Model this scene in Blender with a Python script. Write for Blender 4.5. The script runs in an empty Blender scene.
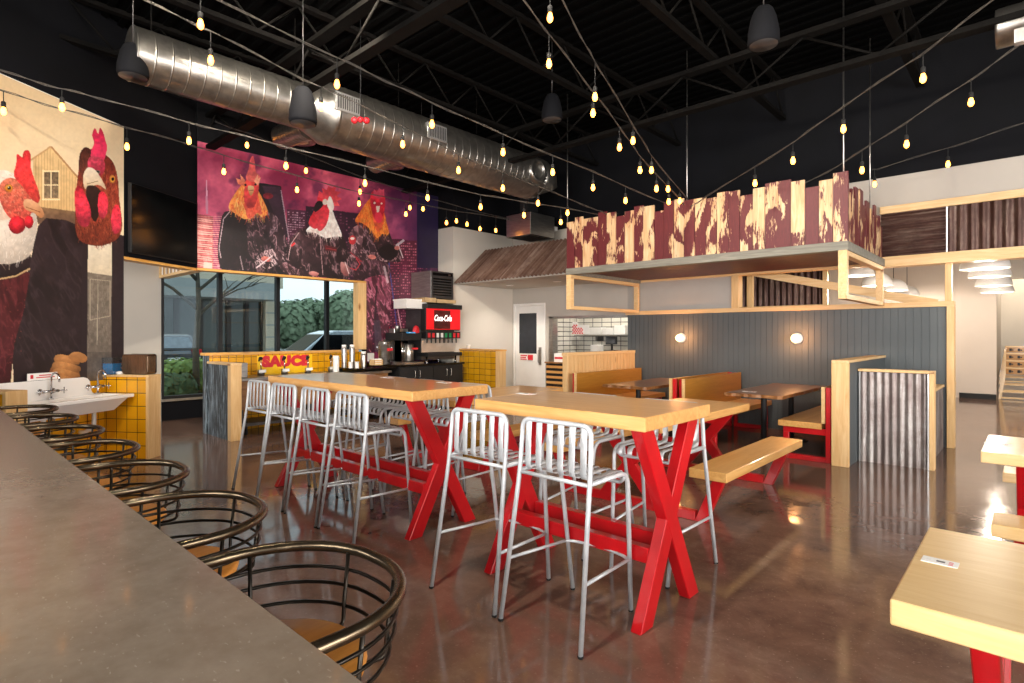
import bpy, bmesh, math, random
import numpy as np
from mathutils import Vector, Matrix
random.seed(7)
R = math.radians
SC = bpy.context.scene
COL = SC.collection

# ------------------------------------------------------------------ camera
F_PX, HORIZON, EYE = 564.5, 335.0, 1.46
YAW = math.atan2(522.0, F_PX)
cd = bpy.data.cameras.new('camera')
cam = bpy.data.objects.new('camera', cd); COL.objects.link(cam)
cd.sensor_width = 36; cd.lens = F_PX/1024*36
cd.shift_y = (HORIZON-341.5)/1024
cam.location = (0, 0, EYE); cam.rotation_euler = (R(90), 0, YAW)
cd.clip_start = .05; cd.clip_end = 400
SC.camera = cam

# ------------------------------------------------------------------ world and light
w = bpy.data.worlds.new('world'); SC.world = w; w.use_nodes = True
wn = w.node_tree.nodes; wl = w.node_tree.links; wn.clear()
bg = wn.new('ShaderNodeBackground'); wo = wn.new('ShaderNodeOutputWorld')
tc = wn.new('ShaderNodeTexCoord'); nz = wn.new('ShaderNodeTexNoise'); cr = wn.new('ShaderNodeValToRGB')
nz.inputs['Scale'].default_value = 2.2; nz.inputs['Detail'].default_value = 6
cr.color_ramp.elements[0].color = (.62, .70, .78, 1); cr.color_ramp.elements[1].color = (.95, .97, 1, 1)
cr.color_ramp.elements[0].position = .35; cr.color_ramp.elements[1].position = .65
wl.new(tc.outputs['Generated'], nz.inputs['Vector']); wl.new(nz.outputs['Fac'], cr.inputs['Fac'])
wl.new(cr.outputs['Color'], bg.inputs['Color']); wl.new(bg.outputs['Background'], wo.inputs['Surface'])
bg.inputs['Strength'].default_value = 1.6

def area(name, loc, target, sx, sy, power, color=(1, 1, 1), spread=180):
    d = bpy.data.lights.new(name, 'AREA'); d.shape = 'RECTANGLE'; d.size = sx; d.size_y = sy
    d.energy = power; d.color = color; d.spread = R(spread)
    o = bpy.data.objects.new(name, d); COL.objects.link(o); o.location = loc
    v = Vector(target)-Vector(loc); o.rotation_euler = v.to_track_quat('-Z', 'Y').to_euler(); return o
def spot(name, loc, target, power, color=(1, .9, .76), angle=90, size=.09, blend=.8):
    d = bpy.data.lights.new(name, 'SPOT'); d.energy = power; d.color = color; d.spot_size = R(angle)
    d.spot_blend = blend; d.shadow_soft_size = size
    o = bpy.data.objects.new(name, d); COL.objects.link(o); o.location = loc
    v = Vector(target)-Vector(loc); o.rotation_euler = v.to_track_quat('-Z', 'Y').to_euler(); return o
# added area lamps behind and right of the camera, standing in for window daylight
area('fill_back_left', (-6.5, -3.8, 1.9), (-5.0, 4, 1.2), 3.4, 2.6, 400, (1, .955, .90))
area('fill_back', (-1.6, -3.8, 1.9), (-2.2, 5, 1.2), 3.4, 2.6, 430, (1, .96, .91))
area('fill_back_right', (3.0, -3.8, 1.9), (.5, 5, 1.2), 3.0, 2.6, 380, (1, .96, .91))
area('fill_right', (5.8, 3.5, 1.9), (-2, 4.5, 1.2), 5.0, 2.6, 540, (1, .95, .89))
# added warm fill spots near the deck, out of view
FILL_SPOTS = [((-4.2, 1.2, 4.75), (-8.2, 3.6, 2.6), 300), ((-2.6, 2.6, 4.75), (-4.0, 9.0, 1.6), 480),
         ((-.8, 3.0, 4.75), (-2.3, 8.8, 1.8), 420), ((-1.8, 1.0, 4.75), (-3.4, 3.0, .8), 300),
         ((.6, 3.4, 4.75), (.2, 5.4, .5), 150), ((-4.3, 2.4, 4.75), (-8.6, 5.4, 3.2), 640),
         ((-3.2, -.6, 4.75), (-8.0, 1.0, 2.2), 230)]
for i, (a, b, p) in enumerate(FILL_SPOTS):
    spot('fill_spot', a, b, p, (1, .88, .72), 100)
SC.view_settings.view_transform = 'Standard'; SC.view_settings.look = 'None'
SC.view_settings.exposure = 0.22; SC.view_settings.gamma = 1; SC.view_settings.use_curve_mapping = False
SC.cycles.use_denoising = True
SC.cycles.max_bounces = 8; SC.cycles.diffuse_bounces = 4; SC.cycles.glossy_bounces = 4
SC.cycles.transparent_max_bounces = 12; SC.cycles.sample_clamp_indirect = 4; SC.cycles.caustics_reflective = False
SC.cycles.caustics_refractive = False; SC.cycles.use_light_tree = True

# ------------------------------------------------------------------ survey: sight line through a point of the photograph -> place in the room
_s, _c = math.sin(YAW), math.cos(YAW)
def ray(px, py):
    r = (px-512)/F_PX; u = -(py-HORIZON)/F_PX
    return (-_s+_c*r, _c+_s*r, u)
def onX(px, py, x): v = ray(px, py); t = x/v[0]; return Vector((x, v[1]*t, EYE+v[2]*t))
def onY(px, py, y): v = ray(px, py); t = y/v[1]; return Vector((v[0]*t, y, EYE+v[2]*t))
def onZ(px, py, z): v = ray(px, py); t = (z-EYE)/v[2]; return Vector((v[0]*t, v[1]*t, z))
def onV(px, py, p, d):
    v = ray(px, py); n = (-d[1], d[0]); t = (n[0]*p[0]+n[1]*p[1])/(n[0]*v[0]+n[1]*v[1])
    return Vector((v[0]*t, v[1]*t, EYE+v[2]*t))
def to_px(X, Y, Z):
    d = -_s*X+_c*Y; r = _c*X+_s*Y
    return 512+F_PX*r/d, HORIZON-F_PX*(Z-EYE)/d

# ------------------------------------------------------------------ materials
def srgb(c):
    if isinstance(c, str):
        c = tuple(int(c[i:i+2], 16)/255 for i in (0, 2, 4))
    return tuple((x/12.92 if x <= .04045 else ((x+.055)/1.055)**2.4) for x in c)+(1,)
def base(name, rough=.5, metal=0, spec=.5, coat=0):
    m = bpy.data.materials.new(name); m.use_nodes = True
    b = m.node_tree.nodes['Principled BSDF']
    b.inputs['Roughness'].default_value = rough; b.inputs['Metallic'].default_value = metal
    b.inputs['Specular IOR Level'].default_value = spec
    if coat: b.inputs['Coat Weight'].default_value = coat; b.inputs['Coat Roughness'].default_value = .08
    return m, b, m.node_tree.nodes, m.node_tree.links
def vec(ns, ls, scale=(1, 1, 1), coord='Object', rot=(0, 0, 0)):
    t = ns.new('ShaderNodeTexCoord'); mp = ns.new('ShaderNodeMapping')
    mp.inputs['Scale'].default_value = scale; mp.inputs['Rotation'].default_value = rot
    ls.new(t.outputs[coord], mp.inputs['Vector']); return mp.outputs['Vector']
def noise(ns, ls, v, scale=5, detail=4, rough=.55, dist=0):
    n = ns.new('ShaderNodeTexNoise'); n.inputs['Scale'].default_value = scale
    n.inputs['Detail'].default_value = detail; n.inputs['Roughness'].default_value = rough
    n.inputs['Distortion'].default_value = dist; ls.new(v, n.inputs['Vector']); return n.outputs['Fac']
def ramp(ns, ls, fac, stops):
    r = ns.new('ShaderNodeValToRGB'); e = r.color_ramp.elements
    while len(e) < len(stops): e.new(.5)
    for k, (p, c) in enumerate(stops): e[k].position = p; e[k].color = c
    ls.new(fac, r.inputs['Fac']); return r.outputs['Color']
def bump(ns, ls, b, h, strength=.2, dist=.01):
    n = ns.new('ShaderNodeBump'); n.inputs['Strength'].default_value = strength; n.inputs['Distance'].default_value = dist
    ls.new(h, n.inputs['Height']); ls.new(n.outputs['Normal'], b.inputs['Normal'])
def mixc(ns, ls, fac, a, b_, mode='MIX'):
    m = ns.new('ShaderNodeMix'); m.data_type = 'RGBA'; m.blend_type = mode
    for s_, v_ in ((m.inputs[0], fac), (m.inputs[6], a), (m.inputs[7], b_)):
        if hasattr(v_, 'default_value') or hasattr(v_, 'is_linked'): ls.new(v_, s_)
        else: s_.default_value = v_
    return m.outputs[2]
def plain(name, c1, c2=None, rough=.5, metal=0, scale=8, stretch=(1, 1, 1), bmp=0, spec=.5, coat=0, detail=4):
    m, b, ns, ls = base(name, rough, metal, spec, coat)
    c1 = srgb(c1); c2 = srgb(c2) if c2 else tuple(min(1, x*1.18) for x in c1[:3])+(1,)
    f = noise(ns, ls, vec(ns, ls, stretch), scale, detail)
    ls.new(ramp(ns, ls, f, [(.35, c1), (.65, c2)]), b.inputs['Base Color'])
    if bmp: bump(ns, ls, b, f, bmp)
    return m
def wood(name, dark, light, axis='x', rough=.4, coat=0, knots=0, k=1.0):
    m, b, ns, ls = base(name, rough, 0, .5, coat)
    st = {'x': (1.2, 16, 16), 'y': (16, 1.2, 16), 'z': (16, 16, 1.2)}[axis]
    v = vec(ns, ls, tuple(q*k for q in st))
    f = noise(ns, ls, v, 1.6, 6, .62, 1.1)
    col = ramp(ns, ls, f, [(.28, srgb(dark)), (.5, tuple((p+q)/2 for p, q in zip(srgb(dark), srgb(light)))), (.72, srgb(light))])
    f2 = noise(ns, ls, vec(ns, ls, tuple(q*.18 for q in st)), 2.0, 3)
    col = mixc(ns, ls, ramp(ns, ls, f2, [(.35, (0, 0, 0, 1)), (.7, (.45, .45, .45, 1))]), col, srgb(dark))
    if knots:
        vo = ns.new('ShaderNodeTexVoronoi'); vo.inputs['Scale'].default_value = knots
        kst = {'x': (.6, 1.6, 1.6), 'y': (1.6, .6, 1.6), 'z': (1.6, 1.6, .6)}[axis]
        ls.new(vec(ns, ls, kst), vo.inputs['Vector'])
        kc = ramp(ns, ls, vo.outputs['Distance'], [(.05, (1, 1, 1, 1)), (.13, (0, 0, 0, 1))])
        col = mixc(ns, ls, kc, col, srgb('8a5a2c'))
    ls.new(col, b.inputs['Base Color']); bump(ns, ls, b, f, .08, .004)
    return m
def emis(name, c, s):
    m, b, ns, ls = base(name, .4)
    b.inputs['Base Color'].default_value = srgb(c); b.inputs['Emission Color'].default_value = srgb(c)
    b.inputs['Emission Strength'].default_value = s; return m
M = {}
# polished concrete
m, b, ns, ls = base('polished_concrete', .16, 0, .6)
v = vec(ns, ls, (1, 1, 1))
f1 = noise(ns, ls, v, .55, 6, .6, .6); f2 = noise(ns, ls, v, 4.5, 8, .7, .3); f3 = noise(ns, ls, v, 60, 3, .6)
ca = ramp(ns, ls, f1, [(.32, srgb('564138')), (.5, srgb('75594b')), (.68, srgb('896c5b'))])
cb = ramp(ns, ls, f2, [(.3, srgb('4c3e37')), (.55, srgb('785d50')), (.75, srgb('977f70'))])
cc = mixc(ns, ls, .5, ca, cb)
cc = mixc(ns, ls, ramp(ns, ls, f3, [(.62, (0, 0, 0, 1)), (.75, (.5, .5, .5, 1))]), cc, srgb('a08b7b'))
ls.new(cc, b.inputs['Base Color'])
ls.new(ramp(ns, ls, f2, [(.3, (.06, .06, .06, 1)), (.75, (.17, .17, .17, 1))]), b.inputs['Roughness'])
bump(ns, ls, b, f1, .05, .02); M['floor'] = m
M['maple_x'] = wood('maple_board_lengthwise', 'c68d4c', 'e4b474', 'x', .30, .5)
M['maple_y'] = wood('maple_board_crosswise', 'c48d4a', 'e0b270', 'y', .34, .25)
M['birch_x'] = wood('pale_birch_lengthwise', 'd9b579', 'ebcf9e', 'x', .30, .4)
M['birch_y'] = wood('pale_birch_crosswise', 'd6af72', 'e9c993', 'y', .34, .25)
M['ply'] = wood('amber_plywood', '9c6a20', 'b98236', 'y', .35, .3)
M['walnut'] = wood('brown_butcher_block', '6d4424', 'a5713f', 'x', .3, .4)
M['walnut_y'] = wood('brown_plank', '7c5330', 'a87c50', 'y', .3, .4)
M['seatwood'] = wood('honey_seat_wood', 'c07a2c', 'e09a48', 'y', .4, .1)
M['pine_x'] = wood('knotty_pine_x', 'd2a76e', 'ecce9e', 'x', .5, 0, 2.4)
M['pine_y'] = wood('knotty_pine_y', 'd2a76e', 'ecce9e', 'y', .5, 0, 2.4)
M['pine_z'] = wood('knotty_pine_z', 'cfa268', 'eacb98', 'z', .5, 0, 2.4)
M['orange_pine'] = wood('orange_pine_trim', 'c98d3c', 'e2ad62', 'y', .5, 0, 2.0)
M['charred'] = wood('charred_wood', '0b0f12', '7d8b94', 'z', .5, 0, 0, .8)
M['graywood'] = wood('weathered_grey_wood', '6c6a60', '97948a', 'x', .7)
M['red'] = plain('red_steel', 'b01018', 'c8141c', .3, 0, 3, coat=.3)
M['darkred'] = plain('dark_red_steel', '8c0c14', '9c1018', .35, 0, 3)
M['silver'] = plain('silver_powder_coat', 'b9bcc0', 'cdd0d3', .34, .25, 14)
M['bronze'] = plain('bronze_tube', '5e5142', '71634f', .27, .9, 20)
M['blackwire'] = plain('dark_bronze_wire', '2c2824', '3a342d', .32, .8, 20)
M['black'] = plain('black_paint', '0c0d0f', '131416', .6, 0, 4)
M['blackgloss'] = plain('black_gloss', '08090a', '0e0f10', .12, 0, 4)
M['blackwall'] = plain('black_wall_paint', '08090d', '0c0d12', .85, 0, 2, spec=.2)
M['truss'] = plain('black_steel_truss', '080706', '0f0d0b', .8, .0, 6, spec=.12)
M['deck'] = plain('black_roof_deck', '030303', '050505', .95, 0, 2, spec=.05)
M['beige'] = plain('beige_wall_paint', 'c8c2b8', 'cdc7bd', .75, 0, 1.2)
M['beigefront'] = plain('dimmed_beige_wall_paint', 'b2aba2', 'b8b1a8', .75, 0, 1.2)  # beige paint again, toned down in colour against the bright front-wall light
M['peach'] = plain('warm_white_wall_paint', 'd2c6ba', 'd7cbbf', .7, 0, 1.2)
M['gray'] = plain('slate_grey_paint', '4b5154', '51575a', .55, 0, 1.5)
M['graypanel'] = plain('pale_grey_panel', 'a39f99', 'aaa6a0', .6, 0, 1.5)
M['white'] = plain('white_paint', 'e4e2de', 'ebe9e6', .5, 0, 3)
M['porcelain'] = plain('white_enamel', 'eeebe8', 'f4f1ee', .15, 0, 2, coat=.5)
M['chrome'] = plain('chrome', 'c8c8ca', 'dcdcde', .1, 1, 4)
M['steel'] = plain('brushed_steel', '9b9894', 'b3b0ab', .28, .95, 6, (1, 1, 14))
M['darksteel'] = plain('dark_grey_steel', '4c4a4a', '5a5858', .35, .7, 5)
M['brownsteel'] = plain('bronze_brushed_steel', '73604f', '927b66', .25, .9, 5, (14, 1, 1))
M['rubber'] = plain('black_rubber', '101010', '181818', .8)
M['paper'] = plain('white_paper', 'eceae6', 'f3f1ee', .6)
M['redprint'] = plain('red_print', 'cc1f2b', 'd22a35', .5)
M['yellowprint'] = plain('yellow_sign_print', 'f0ba0c', 'f5c21a', .4)
M['cardboard'] = plain('tan_cardboard', 'b0946b', 'bfa47c', .7)
M['blue'] = plain('blue_liquid', '0a94e0', '18a8f0', .15, coat=.4)
M['duct'] = plain('galvanised_duct', '8d8a85', 'a8a49d', .30, .92, 9, (1, 1, 1), .03)
M['maroon'] = plain('maroon_boards', '4a1c1c', '5c2624', .5)
M['stripwhite'] = plain('aluminium_strip', 'c5c5c5', 'd5d5d5', .3, .8)
M['asphalt'] = plain('grey_asphalt', '82807c', '96948f', .9, 0, 3)
M['facade'] = plain('cream_facade', 'b9ad98', 'c5baa6', .8, 0, .6)
M['facadegrey'] = plain('grey_facade', '8b8f8d', '979b99', .8, 0, .6)
M['leaf'] = plain('green_leaves', '4f6a35', '86a052', .8, 0, 3, bmp=.6)
M['leafdark'] = plain('dark_green_leaves', '3c5136', '5c7650', .8, 0, 3)
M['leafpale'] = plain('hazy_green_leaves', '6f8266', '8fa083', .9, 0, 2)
M['bark'] = plain('grey_bark', '4c463e', '5e574d', .9, 0, 12)
M['mulch'] = plain('brown_mulch', '6d5a48', '85705a', .9, 0, 12)
M['carpaint'] = plain('graphite_car_paint', '3a4047', '474e56', .2, .4, 1, coat=1)
M['carsilver'] = plain('silver_car_paint', 'a9b2ba', 'b9c1c8', .2, .4, 1, coat=1)
M['taillight'] = plain('red_tail_light', 'c01820', 'd82030', .2)
M['bulb'] = emis('warm_filament_glow', (1, .62, .24), 12)
M['bulbglass'] = emis('amber_bulb_glass', (1, .66, .28), 9)
M['sconceglow'] = emis('sconce_glow', (1, .86, .60), 5)
M['lampglow'] = emis('lamp_inside_glow', (1, .84, .66), 1.1)
M['lens'] = emis('recessed_lamp_lens', (1, .92, .8), 5)
M['cokered'] = emis('backlit_red_panel', (.80, .06, .10), .55)
M['cokewhite'] = emis('backlit_white', (1, .94, .93), 1.2)
M['cokedark'] = plain('dark_red_panel', '3a0a0c', '5a1014', .3)
M['greenbtn'] = plain('green_button', '0f7a4a', '118a54', .3)
# glass
def glassy(name, tint, refl=.08, opac=0.0):
    m = bpy.data.materials.new(name); m.use_nodes = True; ns = m.node_tree.nodes; ls = m.node_tree.links; ns.clear()
    o = ns.new('ShaderNodeOutputMaterial'); t = ns.new('ShaderNodeBsdfTransparent'); g = ns.new('ShaderNodeBsdfGlossy')
    g.inputs['Roughness'].default_value = .02; t.inputs['Color'].default_value = tint
    lw = ns.new('ShaderNodeLayerWeight'); lw.inputs['Blend'].default_value = .35
    ma = ns.new('ShaderNodeMath'); ma.operation = 'MULTIPLY_ADD'; ma.inputs[1].default_value = .5; ma.inputs[2].default_value = refl
    ls.new(lw.outputs['Fresnel'], ma.inputs[0])
    x = ns.new('ShaderNodeMixShader'); ls.new(ma.outputs[0], x.inputs[0]); ls.new(t.outputs[0], x.inputs[1]); ls.new(g.outputs[0], x.inputs[2])
    ls.new(x.outputs[0], o.inputs['Surface']); return m
M['glass'] = glassy('window_glass', (.80, .89, .90, 1), .03)
M['clear'] = glassy('clear_plastic', (.93, .95, .97, 1), .06)
# stone counter
m, b, ns, ls = base('brown_grey_stone', .26, 0, .5, .22)
v = vec(ns, ls); f = noise(ns, ls, v, 22, 6, .65); g = noise(ns, ls, v, 1.6, 3); h2 = noise(ns, ls, vec(ns, ls, (1, 2.2, 1)), 70, 3)
c1 = ramp(ns, ls, f, [(.35, srgb('74695c')), (.65, srgb('84796c'))])
c1 = mixc(ns, ls, ramp(ns, ls, g, [(.3, (0, 0, 0, 1)), (.7, (.4, .4, .4, 1))]), c1, srgb('8c7862'))
c1 = mixc(ns, ls, ramp(ns, ls, h2, [(.64, (0, 0, 0, 1)), (.72, (.35, .35, .35, 1))]), c1, srgb('b5ab9d'))
ls.new(c1, b.inputs['Base Color']); bump(ns, ls, b, h2, .04, .002); M['stone'] = m
# tiles: grid on wall-aligned coordinates (UV in metres)
def tiles(name, c1, c2, grout, tw, th, rough=.22, off=0.0, g=.004, shift=(0, 0)):
    m, b, ns, ls = base(name, rough, 0, .5, .3)
    br = ns.new('ShaderNodeTexBrick'); br.offset = off; br.squash = 1
    br.inputs['Color1'].default_value = srgb(c1); br.inputs['Color2'].default_value = srgb(c2); br.inputs['Mortar'].default_value = srgb(grout)
    br.inputs['Scale'].default_value = 1; br.inputs['Brick Width'].default_value = tw; br.inputs['Row Height'].default_value = th
    br.inputs['Mortar Size'].default_value = g; br.inputs['Mortar Smooth'].default_value = .1; br.inputs['Bias'].default_value = 0
    t = ns.new('ShaderNodeTexCoord'); mp = ns.new('ShaderNodeMapping'); mp.inputs['Location'].default_value = (shift[0], shift[1], 0)
    ls.new(t.outputs['UV'], mp.inputs['Vector']); ls.new(mp.outputs[0], br.inputs['Vector'])
    ls.new(br.outputs['Color'], b.inputs['Base Color']); 
    inv = ns.new('ShaderNodeMath'); inv.operation = 'SUBTRACT'; inv.inputs[0].default_value = 1; ls.new(br.outputs['Fac'], inv.inputs[1])
    bump(ns, ls, b, inv.outputs[0], .4, .003); return m
M['tile'] = tiles('mustard_tile', 'e0a014', 'cf900c', '2c2212', .112, .112)
M['tilebig'] = tiles('large_mustard_tile', 'e4a416', 'd2930c', '2c2212', .14, .155)
M['tilemid'] = tiles('wide_mustard_tile', 'd8a01c', 'c48c0c', '2c2212', .155, .115)
M['subway'] = tiles('white_subway_tile', 'dedad0', 'e4e0d8', '2a2826', .26, .11, .2, 0, .008)
# old corrugated metal
def rusty(name, a, b_, c, axis):
    m, b, ns, ls = base(name, .42, .55, .5)
    st = {'z': (7, 7, .8), 'x': (.8, .8, 9), 'slope': (9, .4, .4)}[axis]
    f = noise(ns, ls, vec(ns, ls, st), 1.5, 7, .7, .6); g = noise(ns, ls, vec(ns, ls), 3.2, 6, .7)
    col = ramp(ns, ls, f, [(.3, srgb(a)), (.5, srgb(b_)), (.68, srgb(c))])
    col = mixc(ns, ls, ramp(ns, ls, g, [(.45, (0, 0, 0, 1)), (.62, (.6, .6, .6, 1))]), col, srgb(a))
    ls.new(col, b.inputs['Base Color']); return m
M['corrug'] = rusty('aged_corrugated_metal', '6b5a58', '8f8784', 'b9b6b4', 'z')
M['corrugdark'] = rusty('rusty_brown_corrugated_metal', '3a2621', '513831', '7c6a60', 'z')
M['corrugroof'] = rusty('faded_brown_corrugated_metal', '6a4e44', '927466', 'b8a094', 'slope')
M['corruglevel'] = rusty('rusty_brown_level_corrugated_metal', '3a2621', '513831', '7c6a60', 'x')
# peeling red paint on pine
m, b, ns, ls = base('peeling_maroon_paint', .5)
oi = ns.new('ShaderNodeObjectInfo')
t = ns.new('ShaderNodeTexCoord'); ad = ns.new('ShaderNodeVectorMath'); ad.operation = 'MULTIPLY_ADD'
cmb = ns.new('ShaderNodeCombineXYZ'); ls.new(oi.outputs['Random'], cmb.inputs[0]); ls.new(oi.outputs['Random'], cmb.inputs[2])
ls.new(cmb.outputs[0], ad.inputs[0]); ad.inputs[1].default_value = (31, 0, 17); ls.new(t.outputs['Object'], ad.inputs[2])
def mp(v_, sc, ro=(0, 0, 0)):
    q = ns.new('ShaderNodeMapping'); q.inputs['Scale'].default_value = sc; q.inputs['Rotation'].default_value = ro
    ls.new(v_, q.inputs['Vector']); return q.outputs[0]
fa = noise(ns, ls, mp(ad.outputs[0], (2.2, 2.2, 1.1), (0, R(20), 0)), 1.5, 3, .5, 1.2)
fb = noise(ns, ls, mp(ad.outputs[0], (44, 44, 8), (0, R(28), 0)), 1.2, 5, .7)
su = ns.new('ShaderNodeMath'); su.operation = 'MULTIPLY_ADD'; su.inputs[1].default_value = .36; ls.new(fb, su.inputs[0]); ls.new(fa, su.inputs[2])
r2 = ns.new('ShaderNodeMath'); r2.operation = 'MULTIPLY_ADD'; r2.inputs[1].default_value = 7.31; r2.inputs[2].default_value = 0; ls.new(oi.outputs['Random'], r2.inputs[0])
fr = ns.new('ShaderNodeMath'); fr.operation = 'MAXIMUM'; fr.inputs[1].default_value = 0; ls.new(oi.outputs['Alpha'], fr.inputs[0])
s2 = ns.new('ShaderNodeMath'); s2.operation = 'MULTIPLY_ADD'; s2.inputs[1].default_value = .27; ls.new(fr.outputs[0], s2.inputs[0]); ls.new(su.outputs[0], s2.inputs[2])
mask = ramp(ns, ls, s2.outputs[0], [(.83, (0, 0, 0, 1)), (.86, (1, 1, 1, 1))])
wf = noise(ns, ls, mp(ad.outputs[0], (16, 16, 1.4)), 1.6, 6, .6, 1)
wc = ramp(ns, ls, wf, [(.3, srgb('c09062')), (.55, srgb('d9b98e')), (.75, srgb('e6cfae'))])
rc = ramp(ns, ls, fb, [(.3, srgb('561a20')), (.7, srgb('682428'))])
ls.new(mixc(ns, ls, mask, rc, wc), b.inputs['Base Color']); M['peel'] = m
m, b, ns, ls = base('charred_streaked_wood', .5)
f = noise(ns, ls, vec(ns, ls, (34, 34, 2.2)), 1.3, 5, .65, .8)
ls.new(ramp(ns, ls, f, [(.40, srgb('0c1114')), (.52, srgb('2c363c')), (.60, srgb('8796a0'))]), b.inputs['Base Color']); bump(ns, ls, b, f, .3, .006); M['streak'] = m
# printed murals use the colours stored on their own print grid
m, b, ns, ls = base('mural_print', .45)
at = ns.new('ShaderNodeVertexColor'); at.layer_name = 'print'; ls.new(at.outputs['Color'], b.inputs['Base Color']); M['print'] = m

# ------------------------------------------------------------------ mesh builder
class MB:
    def __init__(s): s.v = []; s.f = []; s.mi = []; s.sm = []
    def add(s, vs, fs, mi=0, smooth=False):
        n = len(s.v); s.v += [Vector(p) for p in vs]
        for f in fs: s.f.append([i+n for i in f]); s.mi.append(mi); s.sm.append(smooth)
        return s
    def box(s, a, b, mi=0):
        x0, x1 = sorted((a[0], b[0])); y0, y1 = sorted((a[1], b[1])); z0, z1 = sorted((a[2], b[2]))
        s.add([(x0, y0, z0), (x1, y0, z0), (x1, y1, z0), (x0, y1, z0), (x0, y0, z1), (x1, y0, z1), (x1, y1, z1), (x0, y1, z1)],
              [(0, 3, 2, 1), (4, 5, 6, 7), (0, 1, 5, 4), (1, 2, 6, 5), (2, 3, 7, 6), (3, 0, 4, 7)], mi); return s
    def obox(s, p, q, w_, h_, up=(0, 0, 1), mi=0):
        """bar from p to q, section w_ (sideways) by h_ (along up)"""
        p = Vector(p); q = Vector(q); d = (q-p).normalized(); u = Vector(up); sd = d.cross(u).normalized(); u = sd.cross(d).normalized()
        a = sd*w_/2; c = u*h_/2
        s.add([p-a-c, p+a-c, p+a+c, p-a+c, q-a-c, q+a-c, q+a+c, q-a+c],
              [(0, 1, 2, 3), (7, 6, 5, 4), (0, 4, 5, 1), (1, 5, 6, 2), (2, 6, 7, 3), (3, 7, 4, 0)], mi); return s
    def tube(s, pts, r, n=8, mi=0, closed=False, caps=True):
        pts = [Vector(p) for p in pts]; N = len(pts); rs = r if isinstance(r, (list, tuple)) else [r]*N
        ts = []
        for i in range(N):
            if closed: t_ = pts[(i+1) % N]-pts[i-1]
            else: t_ = pts[min(i+1, N-1)]-pts[max(i-1, 0)]
            ts.append(t_.normalized())
        up = Vector((0, 0, 1)) if abs(ts[0].z) < .9 else Vector((1, 0, 0))
        a = ts[0].cross(up).normalized(); V = []
        for i in range(N):
            a = (a-ts[i]*a.dot(ts[i])).normalized(); b_ = ts[i].cross(a)
            for k in range(n):
                an = 2*math.pi*k/n; V.append(pts[i]+(a*math.cos(an)+b_*math.sin(an))*rs[i])
        Fs = []
        for i in range(N if closed else N-1):
            j = (i+1) % N
            for k in range(n): Fs.append((i*n+k, i*n+(k+1) % n, j*n+(k+1) % n, j*n+k))
        s.add(V, Fs, mi, True)
        if caps and not closed:
            o = len(s.v)-len(V)
            s.f.append([o+k for k in range(n)][::-1]); s.mi.append(mi); s.sm.append(False)
            s.f.append([o+(N-1)*n+k for k in range(n)]); s.mi.append(mi); s.sm.append(False)
        return s
    def lathe(s, prof, c=(0, 0, 0), n=24, mi=0, smooth=True, axis='z'):
        V = []; c = Vector(c)
        for (r_, h_) in prof:
            for k in range(n):
                a = 2*math.pi*k/n; x, y = r_*math.cos(a), r_*math.sin(a)
                V.append(c+(Vector((x, y, h_)) if axis == 'z' else Vector((h_, x, y)) if axis == 'x' else Vector((y, h_, x))))
        Fs = []
        for i in range(len(prof)-1):
            for k in range(n): Fs.append((i*n+k, i*n+(k+1) % n, (i+1)*n+(k+1) % n, (i+1)*n+k))
        s.add(V, Fs, mi, smooth); o = len(s.v)-len(V); L = len(prof)-1
        if prof[0][0] > 1e-4: s.f.append([o+k for k in range(n)][::-1]); s.mi.append(mi); s.sm.append(False)
        if prof[-1][0] > 1e-4: s.f.append([o+L*n+k for k in range(n)]); s.mi.append(mi); s.sm.append(False)
        return s
    def prism(s, poly, z0, z1, mi=0, plane='xy', smooth=False):
        n = len(poly)
        def P3(a, b_, c_): return {'xy': (a, b_, c_), 'xz': (a, c_, b_), 'yz': (c_, a, b_)}[plane]
        V = [P3(a, b_, z0) for a, b_ in poly]+[P3(a, b_, z1) for a, b_ in poly]
        s.add(V, [tuple(range(n))[::-1], tuple(range(n, 2*n))]+[(i, (i+1) % n, n+(i+1) % n, n+i) for i in range(n)], mi, smooth); return s
    def ball(s, c, r, n=10, m_=6, sc=(1, 1, 1), mi=0):
        pr = [(math.sin(math.pi*i/m_), -math.cos(math.pi*i/m_)) for i in range(m_+1)]
        V = []; c = Vector(c)
        for (a, h_) in pr:
            for k in range(n):
                t_ = 2*math.pi*k/n; V.append(c+Vector((a*math.cos(t_)*r*sc[0], a*math.sin(t_)*r*sc[1], h_*r*sc[2])))
        s.add(V, [(i*n+k, i*n+(k+1) % n, (i+1)*n+(k+1) % n, (i+1)*n+k) for i in range(m_) for k in range(n)], mi, True); return s
    def build(s, name, mats, parent=None, bevel=0, local=False, seg=1):
        """links the shapes as ONE mesh object; coordinates are room coordinates unless local=True"""
        me = bpy.data.meshes.new(name); o = bpy.data.objects.new(name, me); COL.objects.link(o)
        if parent is not None:
            o.parent = parent
            off = Vector((0, 0, 0)) if local else world_of(parent)
        else:
            if local: off = Vector((0, 0, 0))
            else:
                lo = [min(v_[k] for v_ in s.v) for k in range(3)]; hi = [max(v_[k] for v_ in s.v) for k in range(3)]
                off = Vector(((lo[0]+hi[0])/2, (lo[1]+hi[1])/2, lo[2])); o.location = off
        vs = [v_-off for v_ in s.v]
        me.from_pydata(vs, [], s.f); me.update()
        bm = bmesh.new(); bm.from_mesh(me); bmesh.ops.recalc_face_normals(bm, faces=bm.faces)
        uv = bm.loops.layers.uv.new('UVMap')
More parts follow.
